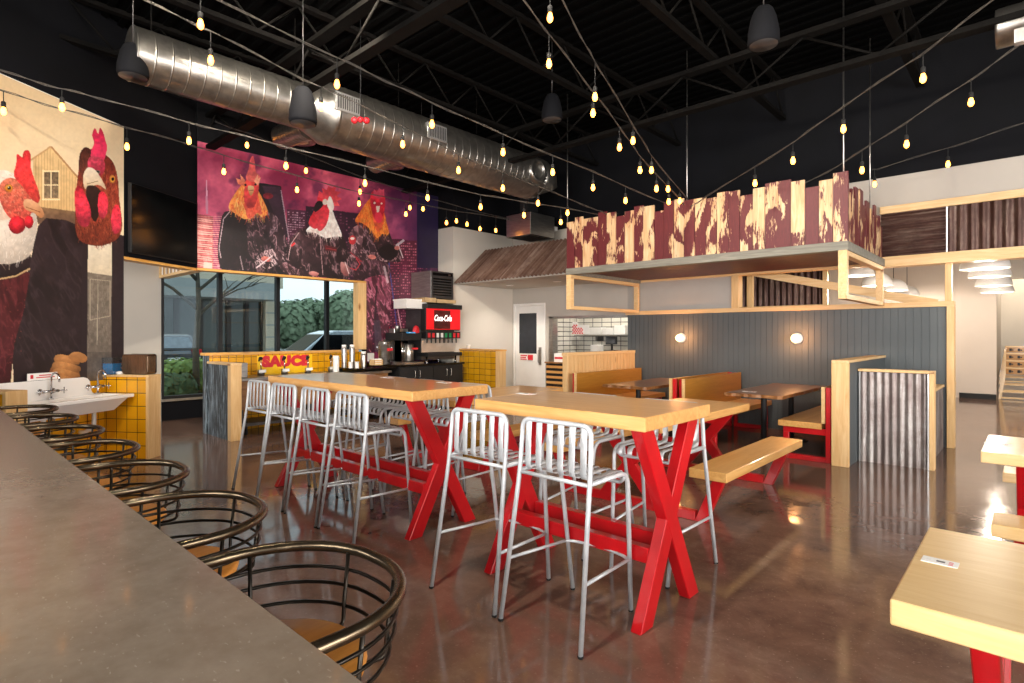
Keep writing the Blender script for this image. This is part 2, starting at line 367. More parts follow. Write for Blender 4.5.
        for f_ in bm.faces:
            n_ = f_.normal
            if abs(n_.z) > .7: tx, ty = Vector((1, 0, 0)), Vector((0, 1, 0))
            else: tx = Vector((-n_.y, n_.x, 0)).normalized(); ty = Vector((0, 0, 1))
            for l_ in f_.loops:
                p_ = l_.vert.co+off; l_[uv].uv = (p_.dot(tx), p_.dot(ty))
        bm.to_mesh(me); bm.free()
        for mm in (mats if isinstance(mats, (list, tuple)) else [mats]): me.materials.append(M[mm] if isinstance(mm, str) else mm)
        me.polygons.foreach_set('material_index', s.mi); me.polygons.foreach_set('use_smooth', s.sm); me.update()
        if bevel:
            bv = o.modifiers.new('soft_edge', 'BEVEL'); bv.width = bevel; bv.segments = seg; bv.limit_method = 'ANGLE'; bv.angle_limit = R(40)
            bv.harden_normals = False
        return o
def world_of(o):
    v_ = Vector((0, 0, 0))
    while o is not None: v_ += o.location; o = o.parent
    return v_
def tag(o, label, cat, group=None):
    o['label'] = label; o['category'] = cat
    if group: o['group'] = group
    return o
def thing(name, label, cat, loc=(0, 0, 0), rz=0, group=None):
    o = bpy.data.objects.new(name, None); COL.objects.link(o); o.location = loc; o.rotation_euler = (0, 0, rz)
    o.empty_display_size = .1; return tag(o, label, cat, group)
def struct(o): o['kind'] = 'structure'; return o
def dup(root, loc, rz, label, group=None):
    r = root.copy(); COL.objects.link(r); r.location = loc; r.rotation_euler = (0, 0, rz); r['label'] = label
    if group: r['group'] = group
    for ch in list(root.children):
        c_ = ch.copy(); COL.objects.link(c_); c_.parent = r
        for g_ in ch.children:
            d_ = g_.copy(); COL.objects.link(d_); d_.parent = c_
    return r
def arc(c, r, a0, a1, n, plane='xy', z=0):
    out = []
    for i in range(n+1):
        a = R(a0+(a1-a0)*i/n); p_ = (c[0]+r*math.cos(a), c[1]+r*math.sin(a))
        out.append({'xy': (p_[0], p_[1], z), 'yz': (z, p_[0], p_[1]), 'xz': (p_[0], z, p_[1])}[plane])
    return out
def fillet(pts, r, n=5):
    """rounds the corners of a 3-D polyline"""
    pts = [Vector(p) for p in pts]; out = [pts[0]]
    for i in range(1, len(pts)-1):
        a, b_, c_ = pts[i-1], pts[i], pts[i+1]; d1 = (a-b_); d2 = (c_-b_)
        rr = min(r, d1.length*.49, d2.length*.49); p1 = b_+d1.normalized()*rr; p2 = b_+d2.normalized()*rr
        for k in range(n+1):
            t_ = k/n; out.append(p1*(1-t_)**2+b_*2*t_*(1-t_)+p2*t_**2)
    out.append(pts[-1]); return out
def text(body, name, mat_, parent, loc, rot, size, extrude=.001, bold=0, shear=0, width=None, align='CENTER', gap=1):
    """lettering as a real mesh part"""
    cu = bpy.data.curves.new(name, 'FONT'); cu.body = body; cu.size = size; cu.extrude = extrude; cu.offset = bold; cu.shear = shear
    cu.align_x = align; cu.align_y = 'CENTER'; cu.resolution_u = 3; cu.space_character = gap
    tmp = bpy.data.objects.new(name, cu); COL.objects.link(tmp); dg = bpy.context.evaluated_depsgraph_get(); dg.update()
    me = bpy.data.meshes.new_from_object(tmp.evaluated_get(dg)); bpy.data.objects.remove(tmp); me.materials.clear(); me.materials.append(M[mat_])
    o = bpy.data.objects.new(name, me); COL.objects.link(o)
    o.parent = parent; o.location = Vector(loc)-(world_of(parent) if parent else Vector((0, 0, 0))); o.rotation_euler = rot
    if width: o.scale = (width, 1, 1)
    return o
ROT_Y = (R(90), 0, 0)            # text on a wall facing -Y
ROT_X = (R(90), 0, R(90))        # text on a wall facing +X
# ================================================================== THE ROOM
XL, YF, XS = -10.87, 9.2, -8.95        # storefront glass, front wall, mural wall
YB, XR, ZD = -4.2, 6.0, 5.3
GC = Vector((-9.0, 2.92, 0)); GD = Vector((-.548, .8365, 0)); GN = Vector((.8365, .548, 0))   # angled wall: corner, direction, normal into the room
GE = GC-GD*1.252                                                                              # where the angled wall reaches the floor
struct(MB().box((XL-.2, YB, -.12), (XR, 17.2, 0)).build('floor', 'floor'))
struct(MB().box((XL-.2, YB, ZD), (XR, 17.2, ZD+.12)).build('ceiling', 'deck'))
# storefront side
cw = MB().box((XL-.1, 1.2, 0), (XL+.02, 2.985, 4.0)); struct(cw.build('wall_left', 'beige'))
cw = MB().box((XL-.1, 2.985, 0), (XL+.04, 7.45, .33)); cw.box((XL-.12, 2.93, .33), (XL+.08, 7.45, .37), 1)
struct(cw.build('baseboard_left', ['blackwall', 'stripwhite']))
struct(MB().box((XL-.1, 2.93, 3.15), (XL+.02, 7.45, ZD)).build('wall_left', 'blackwall'))
ys = [2.985, 3.925, 4.99, 6.04, 7.0]
for i in range(4):
    fr = MB(); a, b_ = ys[i], ys[i+1]; t_ = .035
    fr.box((XL-.05, a, .37), (XL+.05, a+t_, 3.15)); fr.box((XL-.05, b_-t_, .37), (XL+.05, b_, 3.15))
    fr.box((XL-.05, a+t_, .37), (XL+.05, b_-t_, .42)); fr.box((XL-.05, a+t_, 3.1), (XL+.05, b_-t_, 3.15))
    o = struct(fr.build('window_%d' % (i+1), 'black'))
    MB().box((XL-.006, a+t_, .42), (XL+.006, b_-t_, 3.1)).build('pane', 'glass', o)
struct(MB().box((XL-.1, 7.0, .37), (XL+.02, 7.45, 3.15)).build('wall_left', 'black'))
# low ceiling of the glass bay with its end-grain header
struct(MB().box((XL, 1.2, 3.15), (-9.1, 7.45, 3.25)).build('ceiling', 'beige'))
hd = thing('header_box', 'short wood-framed header with brown and white slats above the left window', 'wall trim', (-10.0, 3.02, 2.42))
hb = MB().box((-10.8, 2.95, 2.42), (-9.15, 3.1, 2.46)); hb.box((-10.8, 2.95, 2.66), (-9.15, 3.1, 2.70)); hb.box((-10.86, 2.95, 2.42), (-10.8, 3.1, 2.70)); hb.box((-9.15, 2.95, 2.42), (-9.1, 3.1, 2.7))
hb.build('frame', 'pine_x', hd)
sl = MB(); x = -10.8; k = 0
while x < -9.18:
    w_ = random.uniform(.04, .11); sl.box((x, 2.98, 2.46), (min(x+w_, -9.15), 3.07, 2.66), k % 3); x += w_; k += 1
sl.build('slats', ['white', 'walnut_y', 'pine_z'], hd)

# angled wall with the hen mural, and the black bulkhead with the screen
def slab(p, q, z0, z1, th, mi=0, mb=None, back=True):
    """upright slab whose room face runs p->q; thickness goes away from the room"""
    mb = mb or MB(); p = Vector((p[0], p[1], 0)); q = Vector((q[0], q[1], 0)); n_ = -GN*th
    V = [p, q, q+n_, p+n_]; V = [(v_.x, v_.y, z0) for v_ in V]+[(v_.x, v_.y, z1) for v_ in V]
    return mb.add(V, [(0, 3, 2, 1), (4, 5, 6, 7), (0, 1, 5, 4), (1, 2, 6, 5), (2, 3, 7, 6), (3, 0, 4, 7)], mi)
GS = GE-GD*5.2
struct(slab(GS, GE, 0, ZD, .16).build('wall_left', 'blackwall'))
struct(slab(GE, GC, 2.44, ZD, .16).build('wall_left', 'blackwall'))
struct(slab(GE, GC, 2.405, 2.44, .17).build('trim_1', 'orange_pine'))
# mural wall
mw = MB().box((XS-.14, 2.92, 2.44), (XS, 5.754, ZD)); mw.box((XS-.14, 5.754, 0), (XS, 7.45, ZD))
struct(mw.build('wall_left', 'blackwall'))
tr = MB().box((XS-.15, 2.92, 2.405), (XS+.012, 5.754, 2.44)); struct(tr.build('trim_2', 'orange_pine'))
struct(MB().box((XS-.15, 5.585, 1.2), (XS+.012, 5.754, 2.405)).build('trim_3', 'pine_z'))
# beige return walls and the front wall
struct(MB().box((-9.1, 7.452, 0), (-8.488, 7.6, 3.62)).build('wall_left', 'beige'))
struct(MB().box((-8.64, 7.6, 0), (-8.488, 9.35, 3.62)).build('wall_left', 'beige'))
struct(MB().box((-9.1, 7.46, 3.62), (-8.50, 9.35, ZD)).build('wall_left', 'blackwall'))
# kitchen opening x -7.47..-5.57, z up to 1.84 ; door x -8.42..-7.56
fw = MB()
fw.box((-8.488, YF, 2.14), (-5.57, YF+.14, 3.63)); fw.box((-8.488, YF, 0), (-8.45, YF+.14, 2.14)); fw.box((-7.56, YF, 0), (-7.44, YF+.14, 2.14))
fw.box((-7.44, YF, 1.84), (-5.57, YF+.14, 2.14)); fw.box((-5.57, YF, 2.5), (3.2, YF+.14, 3.63))
struct(fw.build('wall_front', 'beigefront'))
struct(MB().box((-8.6, YF+.01, 3.63), (XR, YF+.2, ZD)).build('wall_front', 'blackwall'))
# ribbed slate wall
rb = MB(); rb.box((-5.57, YF+.006, 0), (-.83, YF+.12, 1.83))
x = -5.57
while x < -.84:
    rb.box((x+.004, YF, 0), (min(x+.082, -.83), YF+.006, 1.83)); x += .086
struct(rb.build('wall_front', 'gray'))
struct(MB().box((-5.57, YF, 1.90), (-3.60, YF+.12, 2.5)).build('wall_front', 'graypanel'))
# pine trim on the slate wall, posts and header beams
struct(MB().box((-5.60, YF-.03, 1.83), (-.75, YF+.14, 1.90)).build('trim_4', 'pine_x', bevel=.004))
struct(MB().box((-5.55, YF-.03, 2.42), (-1.50, YF+.14, 2.50)).build('trim_5', 'pine_x', bevel=.004))
struct(MB().box((-3.62, YF-.03, 1.90), (-3.50, YF+.14, 2.42)).build('trim_6', 'pine_z', bevel=.004))
struct(MB().box((-.83, YF-.03, 0), (-.75, YF+.14, 1.83)).build('trim_7', 'pine_z', bevel=.004))
struct(MB().box((-.85, YF-.01, 1.90), (-.78, YF+.12, 2.39)).build('trim_8', 'pine_z', bevel=.004))
struct(MB().box((-1.56, YF-.06, 2.39), (3.2, YF+.14, 2.53)).build('trim_9', 'pine_x', bevel=.004))
struct(MB().box((-1.56, YF-.06, 3.12), (3.2, YF, 3.22)).build('trim_10', 'pine_x', bevel=.004))
def corrug(mb, p, q, z0, z1, pitch, amp, vertical=True, nrm=(0, -1, 0), seg=8, mi=0, th=.004):
    """sine-profiled sheet from p to q (plan), ribs upright or level"""
    p = Vector((p[0], p[1], 0)); q = Vector((q[0], q[1], 0)); d = (q-p); L = d.length; d.normalize(); n_ = Vector(nrm)
    for side in (0, 1):
        V = []; 
        if vertical:
            N = max(2, int(L/pitch*seg))
            for i in range(N+1):
                s_ = L*i/N; o_ = n_*(amp*math.sin(2*math.pi*s_/pitch)-side*th)
                a = p+d*s_+o_; V += [(a.x, a.y, z0), (a.x, a.y, z1)]
        else:
            N = max(2, int((z1-z0)/pitch*seg))
            for i in range(N+1):
                z = z0+(z1-z0)*i/N; o_ = n_*(amp*math.sin(2*math.pi*(z-z0)/pitch)-side*th)
                a = p+o_; b_ = q+o_; V += [(a.x, a.y, z), (b_.x, b_.y, z)]
        mb.add(V, [(2*i, 2*i+2, 2*i+3, 2*i+1) for i in range(N)], mi, True)
    return mb
fs = thing('wall_fascia', 'dark rusty corrugated metal fascia between two pine beams above the passage', 'wall panel', (0, YF-.03, 2.53))
corrug(MB(), (-1.55, YF-.03), (-.83, YF-.03), 2.53, 3.12, .075, .013, False).build('level_ribbed_sheet', 'corruglevel', fs)
corrug(MB(), (-.82, YF-.03), (3.2, YF-.03), 2.53, 3.12, .11, .017, True).build('upright_ribbed_sheet', 'corrugdark', fs)
MB().box((-.832, YF-.052, 2.53), (-.818, YF-.02, 3.12)).build('joint_strip', 'stripwhite', fs)

# rooms behind the front wall
bk = MB(); bk.box((-1.25, 16.75, 0), (-.62, 16.9, 3.4)); struct(bk.build('wall_back', 'peach'))
struct(MB().box((-9.0, 16.75, 0), (-1.25, 16.9, 3.4)).build('wall_back', 'peach'))
struct(MB().box((-.74, 16.9, 0), (-.62, 19.2, 3.4)).build('wall_back', 'beige'))
struct(MB().box((-.74, 19.0, 0), (6, 19.2, 3.4)).build('wall_back', 'beige'))
struct(MB().box((-9, 9.35, 3.3), (6, 19.2, 3.4)).build('ceiling', 'beige'))
struct(MB().box((-.62, 16.8, 2.72), (6, 17.0, 3.3)).build('wall_back', 'beige'))
struct(MB().box((-.74, 17.2, -.12), (XR, 19.2, 0)).build('floor', 'floor'))
struct(MB().box((-5.4, 9.34, 0), (-5.3, 16.75, 3.4)).build('wall_left', 'peach'))
struct(MB().box((-1.28, 16.72, 0), (-.62, 16.75, .12)).build('baseboard_back', 'black'))
struct(MB().box((XR-.1, YB, 0), (XR, 19.2, .4)).build('wall_right', 'beige'))
struct(MB().box((XR-.1, YB, 3.2), (XR, 19.2, ZD)).build('wall_right', 'beige'))
for y_ in (YB, .6, 6.6, 9.0):
    struct(MB().box((XR-.1, y_, .4), (XR, y_+(.5 if y_ < 9 else 10), 3.2)).build('wall_right', 'beige'))
wb = MB().box((-9, YB, 0), (XR, YB+.1, .5)); wb.box((-9, YB, 3.3), (XR, YB+.1, ZD))
for x_ in (-9, -4.6, .3, 4.9): wb.box((x_, YB, .5), (x_+.8, YB+.1, 3.3))
struct(wb.build('wall_back', 'beige'))
# bench-like platform behind the slate wall
pf = thing('plank_platform', 'low dark platform with pale wood top beyond the slate wall', 'platform', (-1.6, 12.5, 0))
MB().box((-2.0, 9.5, 0), (-1.30, 15.9, .36)).build('base', 'gray', pf); MB().box((-2.0, 9.48, .36), (-1.27, 15.92, .42)).build('top', 'pine_y', pf)
# kitchen behind the opening
struct(MB().box((-8.2, 11.3, 0), (-4.9, 11.42, 3.0)).build('wall_kitchen', 'subway'))
struct(MB().box((-8.32, 9.36, 0), (-8.2, 11.3, 3.0)).build('wall_kitchen', 'subway'))
struct(MB().box((-5.42, 9.36, 0), (-5.41, 11.3, 3.0)).build('wall_kitchen', 'subway'))
of = MB().box((-7.44, YF-.02, 0), (-7.34, YF+.15, 1.84)); of.box((-7.44, YF-.02, 1.80), (-5.57, YF+.15, 1.845))
struct(of.build('trim_11', 'steel'))

# door
dr = MB().box((-8.45, YF-.02, 0), (-8.40, YF+.1, 2.14)); dr.box((-7.60, YF-.02, 0), (-7.55, YF+.1, 2.14)); dr.box((-8.40, YF-.02, 2.09), (-7.60, YF+.1, 2.14))
do = struct(dr.build('door_1', 'white', bevel=.003))
MB().box((-8.395, YF+.01, .01), (-7.605, YF+.06, 2.085)).build('leaf', 'white', do)
MB().box((-8.29, YF+.0, 1.06), (-7.79, YF+.012, 1.93)).build('glass_panel', plain('dark_door_glass', '20242c', '262b33', .15), do)
MB().box((-8.30, YF-.002, 1.05), (-8.29, YF+.012, 1.94)).box((-7.79, YF-.002, 1.05), (-7.78, YF+.012, 1.94)).box((-8.29, YF-.002, 1.05), (-7.79, YF+.012, 1.06)).box((-8.29, YF-.002, 1.93), (-7.79, YF+.012, 1.94)).build('glazing_bead', 'white', do)
hp = MB().box((-7.735, YF-.004, .82), (-7.665, YF+.012, 1.20)).build('handle_plate', 'steel', do)
MB().tube(fillet([(-7.70, YF, .88), (-7.70, YF-.06, .88), (-7.70, YF-.06, 1.14), (-7.70, YF, 1.14)], .03), .012).build('pull', 'steel', hp)
sg = thing('door_sign', 'red and white notice stuck on the white door below its dark glass', 'sign', (-8.05, YF, .93))
MB().box((-8.27, YF-.004, .91), (-7.88, YF+.004, 1.04)).build('sheet', 'paper', sg)
MB().box((-8.04, YF-.006, .918), (-7.89, YF-.004, 1.032)).build('red_block', 'redprint', sg)
MB().box((-8.25, YF-.006, 1.0), (-8.06, YF-.004, 1.028)).box((-8.25, YF-.006, .96), (-8.09, YF-.004, .987)).box((-8.25, YF-.006, .922), (-8.07, YF-.004, .947)).build('printed_lines', 'redprint', sg)

# ------------------------------------------------------------------ roof structure above
# bar joists run across the room in Y, girders in X
def joist(name, p, q, zt, zb, step, label, wch=.09):
    t = thing(name, label, 'roof joist', ((p[0]+q[0])/2, (p[1]+q[1])/2, zb))
    P_, Q_ = Vector((p[0], p[1], 0)), Vector((q[0], q[1], 0)); L = (Q_-P_).length; d = (Q_-P_).normalized()
    mb = MB(); mb.obox((P_.x, P_.y, zb+.03), (Q_.x, Q_.y, zb+.03), wch, .05); mb.build('bottom_chord', 'truss', t)
    mb = MB(); mb.obox((P_.x, P_.y, zt-.03), (Q_.x, Q_.y, zt-.03), wch, .05); mb.build('top_chord', 'truss', t)
    mb = MB(); n_ = int(L/step)
    for i in range(n_):
        a = P_+d*(L*i/n_); m2 = P_+d*(L*(i+.5)/n_); b_ = P_+d*(L*(i+1)/n_)
        mb.tube([(a.x, a.y, zb+.05), (m2.x, m2.y, zt-.05)], .014, 5); mb.tube([(m2.x, m2.y, zt-.05), (b_.x, b_.y, zb+.05)], .014, 5)
    mb.build('web_rods', 'truss', t); t['kind'] = 'structure'
    return t
for k, x_ in enumerate((-9.6, -7.9, -6.2, -4.5, -2.8, -1.1)):
    joist('roof_joist', (x_, -2.0), (x_, 9.1), ZD-.02, 4.72, .9, 'black open-web joist, number %s from the mural wall' % ['one', 'two', 'three', 'four', 'five', 'six'][k])
for k, y_ in enumerate((3.1, 6.6)):
    joist('roof_girder', (-10.8, y_), (3, y_), 4.72, 4.2, 1.3, ['black girder crossing nearest the camera', 'black girder crossing above the booths'][k], .13)
dk = MB()
y_ = -2.0
while y_ < 9.1: dk.box((-10.8, y_, ZD-.035), (3, y_+.07, ZD)); y_ += .19
struct(dk.build('ceiling', 'deck'))
# ================================================================== FURNITURE
# ---- slat-back tubular bar stool (faces +Y, back legs at y = 0)
def make_stool(label):
    t = thing('bar_stool', label, 'bar stool', (0, 0, 0), 0, 'slatted bar stools')
    W = .22; r = .0125
    bl = [(-W-.03, 0, 0), (-W, .115, .75), (-W+.002, .13, .92), (-W+.006, .135, 1.025), (W-.006, .135, 1.025), (W-.002, .13, .92), (W, .115, .75), (W+.03, 0, 0)]
    MB().tube(fillet(bl, .085, 7), r, 10).build('back_frame', 'silver', t, local=True)
    for sgn in (-1, 1):
        fl = [(sgn*W, .118, .755), (sgn*W, .45, .757), (sgn*(W-.03), .535, 0)]
        MB().tube(fillet(fl, .075, 6), r, 10).build('front_leg', 'silver', t, local=True)
        MB().tube([(sgn*(W+.018), .048, .31), (sgn*(W-.018), .50, .29)], .009, 8).build('side_rail', 'silver', t, local=True)
        MB().lathe([(.0125, 0), (.0138, .004), (.0138, .012)], (sgn*(W+.03), 0, 0), 10).build('foot_cap', 'rubber', t, local=True)
        MB().lathe([(.0125, 0), (.0138, .004), (.0138, .012)], (sgn*(W-.03), .535, 0), 10).build('foot_cap', 'rubber', t, local=True)
    fr = [((W-.018)*math.sin(a), .50+.055*math.cos(a)-.02, .29) for a in [R(-90+180*i/10) for i in range(11)]]
    MB().tube(fr, .009, 8).build('foot_rest', 'silver', t, local=True)
    MB().tube([(-W, .118, .748), (W, .118, .748)], .011, 8).build('rear_seat_rail', 'silver', t, local=True)
    MB().tube(fillet([(-W, .42, .74), (-W+.03, .44, .70), (W-.03, .44, .70), (W, .42, .74)], .03, 4), .010, 8).build('front_seat_rail', 'silver', t, local=True)
    n = 6
    for i in range(n):
        x = -W+.045+(2*W-.09)*i/(n-1); w_ = .038; th = .004
        pr = [(.136, 1.02), (.130, .93), (.126, .80), (.135, .772), (.16, .765), (.26, .760), (.38, .764), (.44, .762), (.458, .745), (.460, .715)]
        V = []; 
        for (y, z) in pr: V += [(x-w_/2, y, z), (x+w_/2, y, z)]
        m_ = len(pr); V += [(a, b_+.001, c_-th) for a, b_, c_ in V]
        Fq = [(2*k, 2*k+1, 2*k+3, 2*k+2) for k in range(m_-1)]+[(2*m_+2*k, 2*m_+2*k+2, 2*m_+2*k+3, 2*m_+2*k+1) for k in range(m_-1)]
        Fq += [(2*k, 2*k+2, 2*m_+2*k+2, 2*m_+2*k) for k in range(m_-1)]+[(2*k+1, 2*m_+2*k+1, 2*m_+2*k+3, 2*k+3) for k in range(m_-1)]
        MB().add(V, Fq, 0, True).build('slat', 'silver', t, local=True)
    return t
st0 = make_stool('')
near = [(-1.753, 2.08, 0, 'silver slatted bar stool nearest the camera, right one at the front table'),
        (-2.303, 2.08, .02, 'silver slatted bar stool on the near side of the front table, left one'),
        (-3.712, 2.13, -.02, 'silver bar stool on the near side of the long table, closest to the camera'),
        (-4.247, 2.13, .0, 'silver bar stool on the near side of the long table, second from the right'),
        (-4.80, 2.13, .01, 'silver bar stool on the near side of the long table, second from the left'),
        (-5.327, 2.14, .02, 'silver bar stool on the near side of the long table, leftmost')]
far = [(-1.74, 3.53, 'silver bar stool on the far side of the front table, right one'),
       (-2.33, 3.53, 'silver bar stool on the far side of the front table, left one'),
       (-3.62, 3.54, 'silver bar stool on the far side of the long table, rightmost'),
       (-4.19, 3.54, 'silver bar stool on the far side of the long table, second from the right'),
       (-4.76, 3.54, 'silver bar stool on the far side of the long table, third from the right'),
       (-5.30, 3.54, 'silver bar stool on the far side of the long table, leftmost')]
for i, (x, y, rz, lb) in enumerate(near):
    if i == 0: st0.location = (x, y, 0); st0.rotation_euler = (0, 0, rz); st0['label'] = lb
    else: dup(st0, (x, y, 0), rz, lb)
for (x, y, lb) in far: dup(st0, (x, y, 0), math.pi, lb)

# ---- tall tables with red X legs
def tall_table(x0, x1, y0, y1, label, il=.05, ir=.085, name='bar_table'):
    t = thing(name, label, 'table', ((x0+x1)/2, (y0+y1)/2, 0), 0, 'tall wooden tables')
    MB().box((x0, y0, 1.0), (x1, y1, 1.07)).build('tabletop', 'maple_x', t, bevel=.004)
    ya, yb = y0+.115, y1-.085
    for xs in (x0+il, x1-ir):
        for (q0, q1) in ((ya, yb), (yb, ya)):
            mb = MB(); th = .032 if q0 == ya else .0305
            d = Vector((0, q1-q0, -1.0)); hw = .052
            # parallelogram leg cut level at floor and tabletop
            k_ = hw*math.sqrt(1+((q1-q0)/1.0)**2)
            mb.prism([(q0-k_, 1.0), (q0+k_, 1.0), (q1+k_, 0), (q1-k_, 0)], xs-th, xs+th, 0, 'yz')
            mb.build('leg', 'red', t, bevel=.004)
    for yy in (ya+.145, yb-.145):
        MB().box((x0+il+.03, yy-.03, .28), (x1-ir-.03, yy+.03, .36)).build('stretcher', 'red', t, bevel=.004)
    for xs in (x0+il, x1-ir): MB().box((xs-.045, ya-.06, .992), (xs+.045, yb+.06, 1.0)).build('mounting_plate', 'red', t)
    return t
tall_table(-2.507, -1.343, 2.375, 3.10, 'tall pale wood table with crossed red legs, the nearer and shorter of two')
tall_table(-5.39, -3.14, 2.385, 3.12, 'long tall pale wood table with crossed red legs in front of the SAUCE counter', .035, .14)

# ---- picnic tables with attached benches (long side along local Y)
def make_picnic(label, top, bench):
    t = thing('picnic_table', label, 'picnic table', (0, 0, 0), 0, 'red-legged picnic tables')
    L = .95
    MB().box((-.39, -L, .68), (.39, L, .75)).build('tabletop', top, t, bevel=.004, local=True)
    for s_ in (-1, 1):
        MB().box((s_*.625, -L, .38), (s_*.915, L-.07, .45)).build('bench', bench, t, bevel=.004, local=True)
    for yy in (-L+.19, L-.19):
        for s_ in (-1, 1):
            k_ = .062
            MB().prism([(s_*-.26-k_, .68), (s_*-.26+k_, .68), (s_*.24+k_, .06), (s_*.24-k_, .06)], yy-(.03 if s_ > 0 else .0285), yy+(.03 if s_ > 0 else .0285), 0, 'xz').build('leg', 'red', t, bevel=.004, local=True)
            MB().prism([(s_*.80-.045, .38), (s_*.80+.045, .38), (s_*.64+.045, .0), (s_*.64-.045, .0)][::s_], yy-.03, yy+.03, 0, 'xz').build('bench_leg', 'red', t, bevel=.004, local=True)
        MB().box((-.60, yy-.03, 0), (.60, yy+.03, .075)).build('foot_rail', 'red', t, bevel=.004, local=True)
        MB().box((-.88, yy-.03, .372), (-.66, yy+.03, .38)).box((.66, yy-.03, .372), (.88, yy+.03, .38)).box((-.34, yy-.03, .67), (.34, yy+.03, .68)).build('bracket', 'red', t, local=True)
    return t
pc = make_picnic('picnic table with red legs and attached benches standing before the right booth', 'maple_y', 'maple_y')
pc.location = (-2.555, 5.02, 0)
dup(pc, (-4.955, 4.98, 0), 0, 'picnic table with attached benches behind the long tall table')
pb = make_picnic('pale picnic table with red legs at the bottom right corner', 'birch_y', 'birch_y')
pb.location = (-.285+.95, 2.195, 0); pb.rotation_euler = (0, 0, R(90))
dup(pb, (-.24+.95, 4.875, 0), R(90), 'pale picnic table at the right edge, farther than the corner one')
# correct bench end of the rotated tables: their benches are flush on the left

# paper cards lying on the tables
def card(x, y, z, label, sx=.15, sy=.065, rz=0, printed=True):
    t = thing('table_card', label, 'card', (x, y, z), rz, 'printed cards on the tables')
    MB().box((-sx/2, -sy/2, 0), (sx/2, sy/2, .0015)).build('sheet', 'paper', t, local=True)
    mb = MB()
    mb.box((-sx*.10, -sy*.12, .0015), (sx*.14, sy*.12, .002), 1)
    for k in range(3): mb.box((sx*.24, -sy*.30+k*sy*.22, .0015), (sx*.36, -sy*.22+k*sy*.22, .002), 0)
    mb.box((-sx*.38, -sy*.2, .0015), (-sx*.26, sy*.2, .002), 2)
    mb.build('print', ['redprint', 'darksteel', 'white'], t, local=True)
c_ = onZ(940, 562, .75); card(c_.x, c_.y, .75, 'white printed card taped to the nearest pale picnic table', .092, .055, -.02)
c_ = onZ(998, 444, .75); card(c_.x, c_.y, .75, 'white card on the farther pale picnic table at the right edge', .14, .07, 0)
card(-2.42, 4.55, .75, 'white card on the brown picnic table before the booths', .14, .07, 0)
c_ = onZ(526, 393.8, 1.07); card(c_.x, c_.y, 1.07, 'white card on the front tall table top', .13, .065, 0)
card(-3.55, 3.02, 1.07, 'white card at the right end of the long tall table', .13, .065, 0)
card(-4.35, 3.02, 1.07, 'white card at the middle of the long tall table', .13, .065, 0)
card(-2.62, 7.22, .75, 'white card on the right booth table', .16, .08, 0)

# ---- stone counter with rounded bar chairs
ct = thing('bar_counter', 'long brown-grey stone counter running along the lower left', 'counter', (-3.6, -.1, 0))
MB().box((-6.6, -.42, 1.03), (-.53, .355, 1.07)).build('worktop', 'stone', ct, bevel=.004)
MB().box((-6.55, -.38, 0), (-.60, .05, 1.03)).build('base_cabinet', 'streak', ct)
def make_barchair(label):
    t = thing('bar_chair', label, 'bar chair', (0, 0, 0), 0, 'round-backed bar chairs')
    # U-shaped top rail, open towards the counter (-Y); apex at y=.23
    def U(w_, yb, y0, z): 
        r_ = w_*.92
        pts = [(-w_, y0, z)]+[(-w_+r_*(1-math.cos(R(a))), yb-r_+r_*math.sin(R(a)), z) for a in range(0, 91, 9)]
        pts += [(x_*-1, y_, z_) for x_, y_, z_ in pts[::-1]]
        return pts
    MB().tube(U(.246, .243, -.20, .96), .0125, 12).build('top_rail', 'bronze', t, local=True)
    for (z, w_, yb) in ((.915, .238, .236), (.880, .234, .232), (.838, .226, .222)):
        MB().tube(U(w_, yb, -.17, z), .0042, 6).build('wire_hoop', 'blackwire', t, local=True)
    for (a, nm) in ((-75, 0), (-20, 0), (28, 0), (75, 0)):
        sx, cy = math.sin(R(a)), math.cos(R(a))
        p = Vector((.243*sx, .0+.238*cy, .955)); q = Vector((.228*sx, .222*cy, .83)); s_ = Vector((.15*sx, .15*cy, .785))
        MB().tube(fillet([p, q, q+Vector((0, 0, -.03)), s_], .04, 4), .005, 6).build('upright', 'blackwire', t, local=True)
    MB().lathe([(0, .795), (.165, .795), (.182, .802), (.186, .815), (.176, .825), (.10, .820), (0, .817)], (0, 0, 0), 32).build('seat', 'seatwood', t, local=True)
    MB().lathe([(.10, .70), (.12, .705), (.12, .795), (.10, .795)], (0, 0, 0), 20).build('swivel', 'blackwire', t, local=True)
    for k in range(4):
        a = R(45+90*k); MB().tube([(.10*math.cos(a), .10*math.sin(a), .71), (.215*math.cos(a), .215*math.sin(a), 0)], .011, 8).build('leg', 'blackwire', t, local=True)
    rg = [(.185*math.cos(R(10*i)), .185*math.sin(R(10*i)), .25) for i in range(36)]
    MB().tube(rg, .008, 6, closed=True).build('foot_ring', 'blackwire', t, local=True)
    return t
bc = make_barchair(''); nm = ['nearest the camera at the bottom of the photo', 'second from the bottom of the photo', 'third from the bottom of the photo', 'the middle one of the seven',
                              'third from the far end of the row', 'second from the far end of the row', 'at the far end before the sink']
for i in range(7):
    loc = (-1.085-.645*i, .48, 0); lb = 'bronze-rimmed round bar chair at the counter, '+nm[i]
    if i == 0: bc.location = loc; bc['label'] = lb
    else: dup(bc, loc, [0, .03, -.03, .02, 0, .04, -.02][i], lb)

